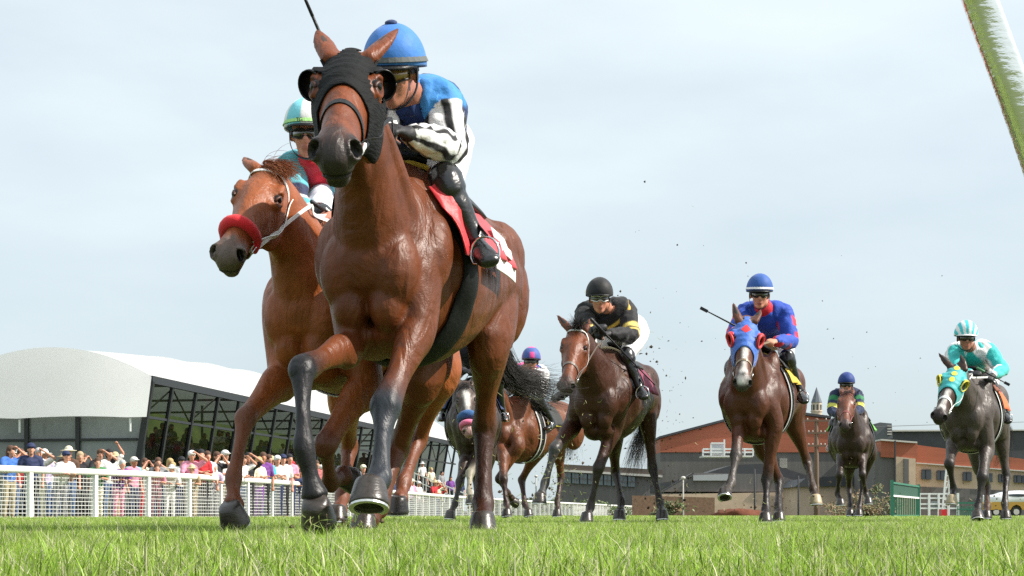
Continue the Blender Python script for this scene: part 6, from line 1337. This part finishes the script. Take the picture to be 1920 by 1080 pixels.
# dirt mound, shrubs, tree line
def lumpy(name, c, r, m, n=26, amp=.25, label=None, cat=None):
    s = Soup(); ell(s, (0, 0, 0), (1, 1, 1), nu=n, nv=n // 2)
    v = []
    for p in s.v:
        p = Vector(p); k = 1 + amp * mnoise.noise(p * 2.3 + Vector(c)) + amp * .5 * mnoise.noise(p * 6 + Vector(c)); v.append((c[0] + p.x * r[0] * k, c[1] + p.y * r[1] * k, max(-.05, c[2] + p.z * r[2] * k)))
    o = mesh_obj(name, v, s.f, m, None, True)
    if label: tag(o, label, cat)
    return o
c_ = at(1385, 966, 95); lumpy('dirt_mound', (c_.x, 95, 0), (1.7, 1.0, .52), mat('red_dirt', (.14, .045, .022), .95, noise=.3, nscale=5), label='mound of red brown dirt beyond the turf below the blue hooded horse', cat='dirt mound')
def bush(name, c, r, n, cols, label, cat, leaf=.09, trunk=True, seed=1):
    rng = np.random.default_rng(seed); root = empty(name, (c[0], c[1], 0)); tag(root, label, cat); s = Soup(); cen = [(rng.normal(0, .5, 3), rng.uniform(.3, .6)) for _ in range(14)]
    for k in range(n):
        cc_, rr = cen[rng.integers(14)]; p = cc_ + rng.normal(0, 1, 3) * rr * .45; p = Vector((c[0] + p[0] * r[0], c[1] + p[1] * r[1], max(.03, c[2] + p[2] * r[2])))
        a = Vector(rng.normal(0, 1, 3)).normalized(); b_ = a.orthogonal().normalized(); l = leaf * rng.uniform(.6, 1.4); col = np.array(cols[rng.integers(len(cols))]) * rng.uniform(.6, 1.3)
        s.add([p - a * l, p + b_ * l * .5, p + a * l, p - b_ * l * .5], [(0, 1, 2, 3)], tuple(col))
    f_ = s.obj('foliage', mat('leaf', attr='coat', rough=.6), root, False, True); f_['kind'] = 'stuff'
    for k in range(5):
        a = Vector((c[0] + rng.normal(0, .1) * r[0], c[1], -.05)); b_ = Vector((c[0] + rng.normal(0, .5) * r[0], c[1] + rng.normal(0, .3) * r[1], c[2] + r[2] * rng.uniform(-.1, .7))); tube([a, a.lerp(b_, .5) + Vector((0, 0, .1 * r[2])), b_], [.035 * r[2] + .01, .025 * r[2] + .008, .008 * r[2] + .004], mat('bark', (.10, .07, .05), .9), 'stem', root)
    return root
BR = [(.16, .10, .05), (.10, .12, .04), (.22, .15, .07)]; GR = [(.05, .09, .02), (.08, .13, .03), (.12, .15, .05)]
for i, (px, Y, w, h, cl, lab) in enumerate(((1608, 70, .7, .9, BR, 'brown leafed shrub left of the green gate'), (1650, 72, .8, 1.25, GR + BR, 'tall olive and brown shrub touching the green gate'), (1628, 66, .5, .7, BR, 'low rusty shrub between two taller ones'), (1575, 90, 1.2, .8, BR, 'brown shrub under the farthest horse'), (1100, 150, 4.2, 1.2, GR, 'dark green hedge bush below the bluish windows'), (1150, 150, 3, 1.0, GR, 'second dark green bush below the bluish windows'), (1255, 110, 1.2, 1.1, GR + BR, 'green and brown bush at the corner of the glazed building'))):
    c_ = at(px, 966, Y); bush('shrub', (c_.x, Y, h * .5), (w, w, h * .6), 900, cl, lab, 'shrub', .07 if Y < 100 else .16, seed=i + 3)
s = Soup(); rng = np.random.default_rng(5)
for k in range(5200):
    px = rng.uniform(880, 1075) if rng.random() < .8 else rng.uniform(1900, 2300); Y = rng.uniform(480, 560); top_ = 4.6 + 1.6 * mnoise.noise(Vector((px * .03, 0, 0))) + 1.0 * mnoise.noise(Vector((px * .11, 3, 0))); p = at(px, 960, Y); p.z = rng.uniform(0, 1) ** .7 * top_
    a = Vector(rng.normal(0, 1, 3)).normalized(); b_ = a.orthogonal().normalized(); l = rng.uniform(.5, 1.1); s.add([p - a * l, p + b_ * l, p + a * l, p - b_ * l], [(0, 1, 2, 3)], tuple(np.array((.05, .085, .035)) * rng.uniform(.5, 1.3)))
tag(s.obj('treeline', mat('leaf', attr='coat'), None, False, True), 'far off dark green line of trees on the horizon', 'trees', kind='stuff')

# ---------------------------------------------------------------- turf kicked up by the hooves
rng = np.random.default_rng(11); s = Soup(); g_ = Soup()
def clod(p, r):
    v = []; 
    for d_ in ((1, 0, 0), (-1, 0, 0), (0, 1, 0), (0, -1, 0), (0, 0, 1), (0, 0, -1), (.6, .6, .6), (-.6, .6, -.6)): v.append(Vector(p) + Vector(d_) * r * rng.uniform(.25, 1.7))
    s.add(v, [(0, 2, 4), (2, 1, 4), (1, 3, 4), (3, 0, 4), (2, 0, 5), (1, 2, 5), (3, 1, 5), (0, 3, 5), (0, 6, 2), (1, 7, 2)], tuple(np.array((.075, .05, .028)) * rng.uniform(.5, 1.6)))
def blade(p, l):
    d_ = Vector(rng.normal(0, 1, 3)).normalized(); b_ = d_.orthogonal().normalized() * .0018; c_ = Vector(p) + Vector(rng.normal(0, 1, 3)) * l * .15
    col = tuple(np.array((.16, .22, .04) if rng.random() < .6 else (.34, .32, .15)) * rng.uniform(.6, 1.2)); g_.add([Vector(p) - d_ * l / 2 - b_, Vector(p) - d_ * l / 2 + b_, c_ + b_ * 1.2, Vector(p) + d_ * l / 2, c_ - b_ * 1.2], [(0, 1, 2, 4), (4, 2, 3)], col)
for (cx_, cy_, sx_, sy_, Y0, n1, n2) in ((1225, 800, 45, 90, 13.6, 150, 60), (1245, 930, 35, 35, 13.9, 150, 60), (1060, 840, 40, 60, 12.8, 50, 60), (1040, 900, 20, 35, 12.9, 60, 150), (940, 870, 50, 60, 12, 30, 40), (1270, 620, 110, 110, 15, 45, 8), (1600, 930, 50, 30, 20, 120, 30), (1560, 700, 90, 60, 19, 22, 3), (1680, 700, 80, 80, 18, 22, 2), (900, 950, 60, 16, 10, 50, 40), (680, 985, 45, 14, 6.4, 40, 60), (600, 985, 30, 12, 5.5, 20, 30), (1420, 950, 60, 15, 13, 50, 30), (1820, 950, 50, 14, 15.5, 50, 20)):
    for k in range(int(n1 * .75)):
        px, py = rng.normal(cx_, sx_), rng.normal(cy_, sy_)
        if py < (960 if Y0 > 8 else 996): clod(at(px, py, Y0 * rng.uniform(.94, 1.06)), .0030 * abs(rng.normal(1, 1.2)) + .0022)
    for k in range(n2):
        px, py = rng.normal(cx_, sx_), rng.normal(cy_, sy_)
        if py < (960 if Y0 > 8 else 996): blade(at(px, py, Y0 * rng.uniform(.94, 1.06)), rng.uniform(.018, .06))
tag(s.obj('turf_debris', mat('soil_crumb', attr='coat', rough=.95), None, False, True), 'crumbs of brown soil thrown up behind the galloping hooves', 'soil debris', kind='stuff')
tag(g_.obj('grass_debris', mat('cut_grass', attr='coat', rough=.7), None, False, True), 'torn grass blades flying behind the galloping hooves', 'grass debris', kind='stuff')
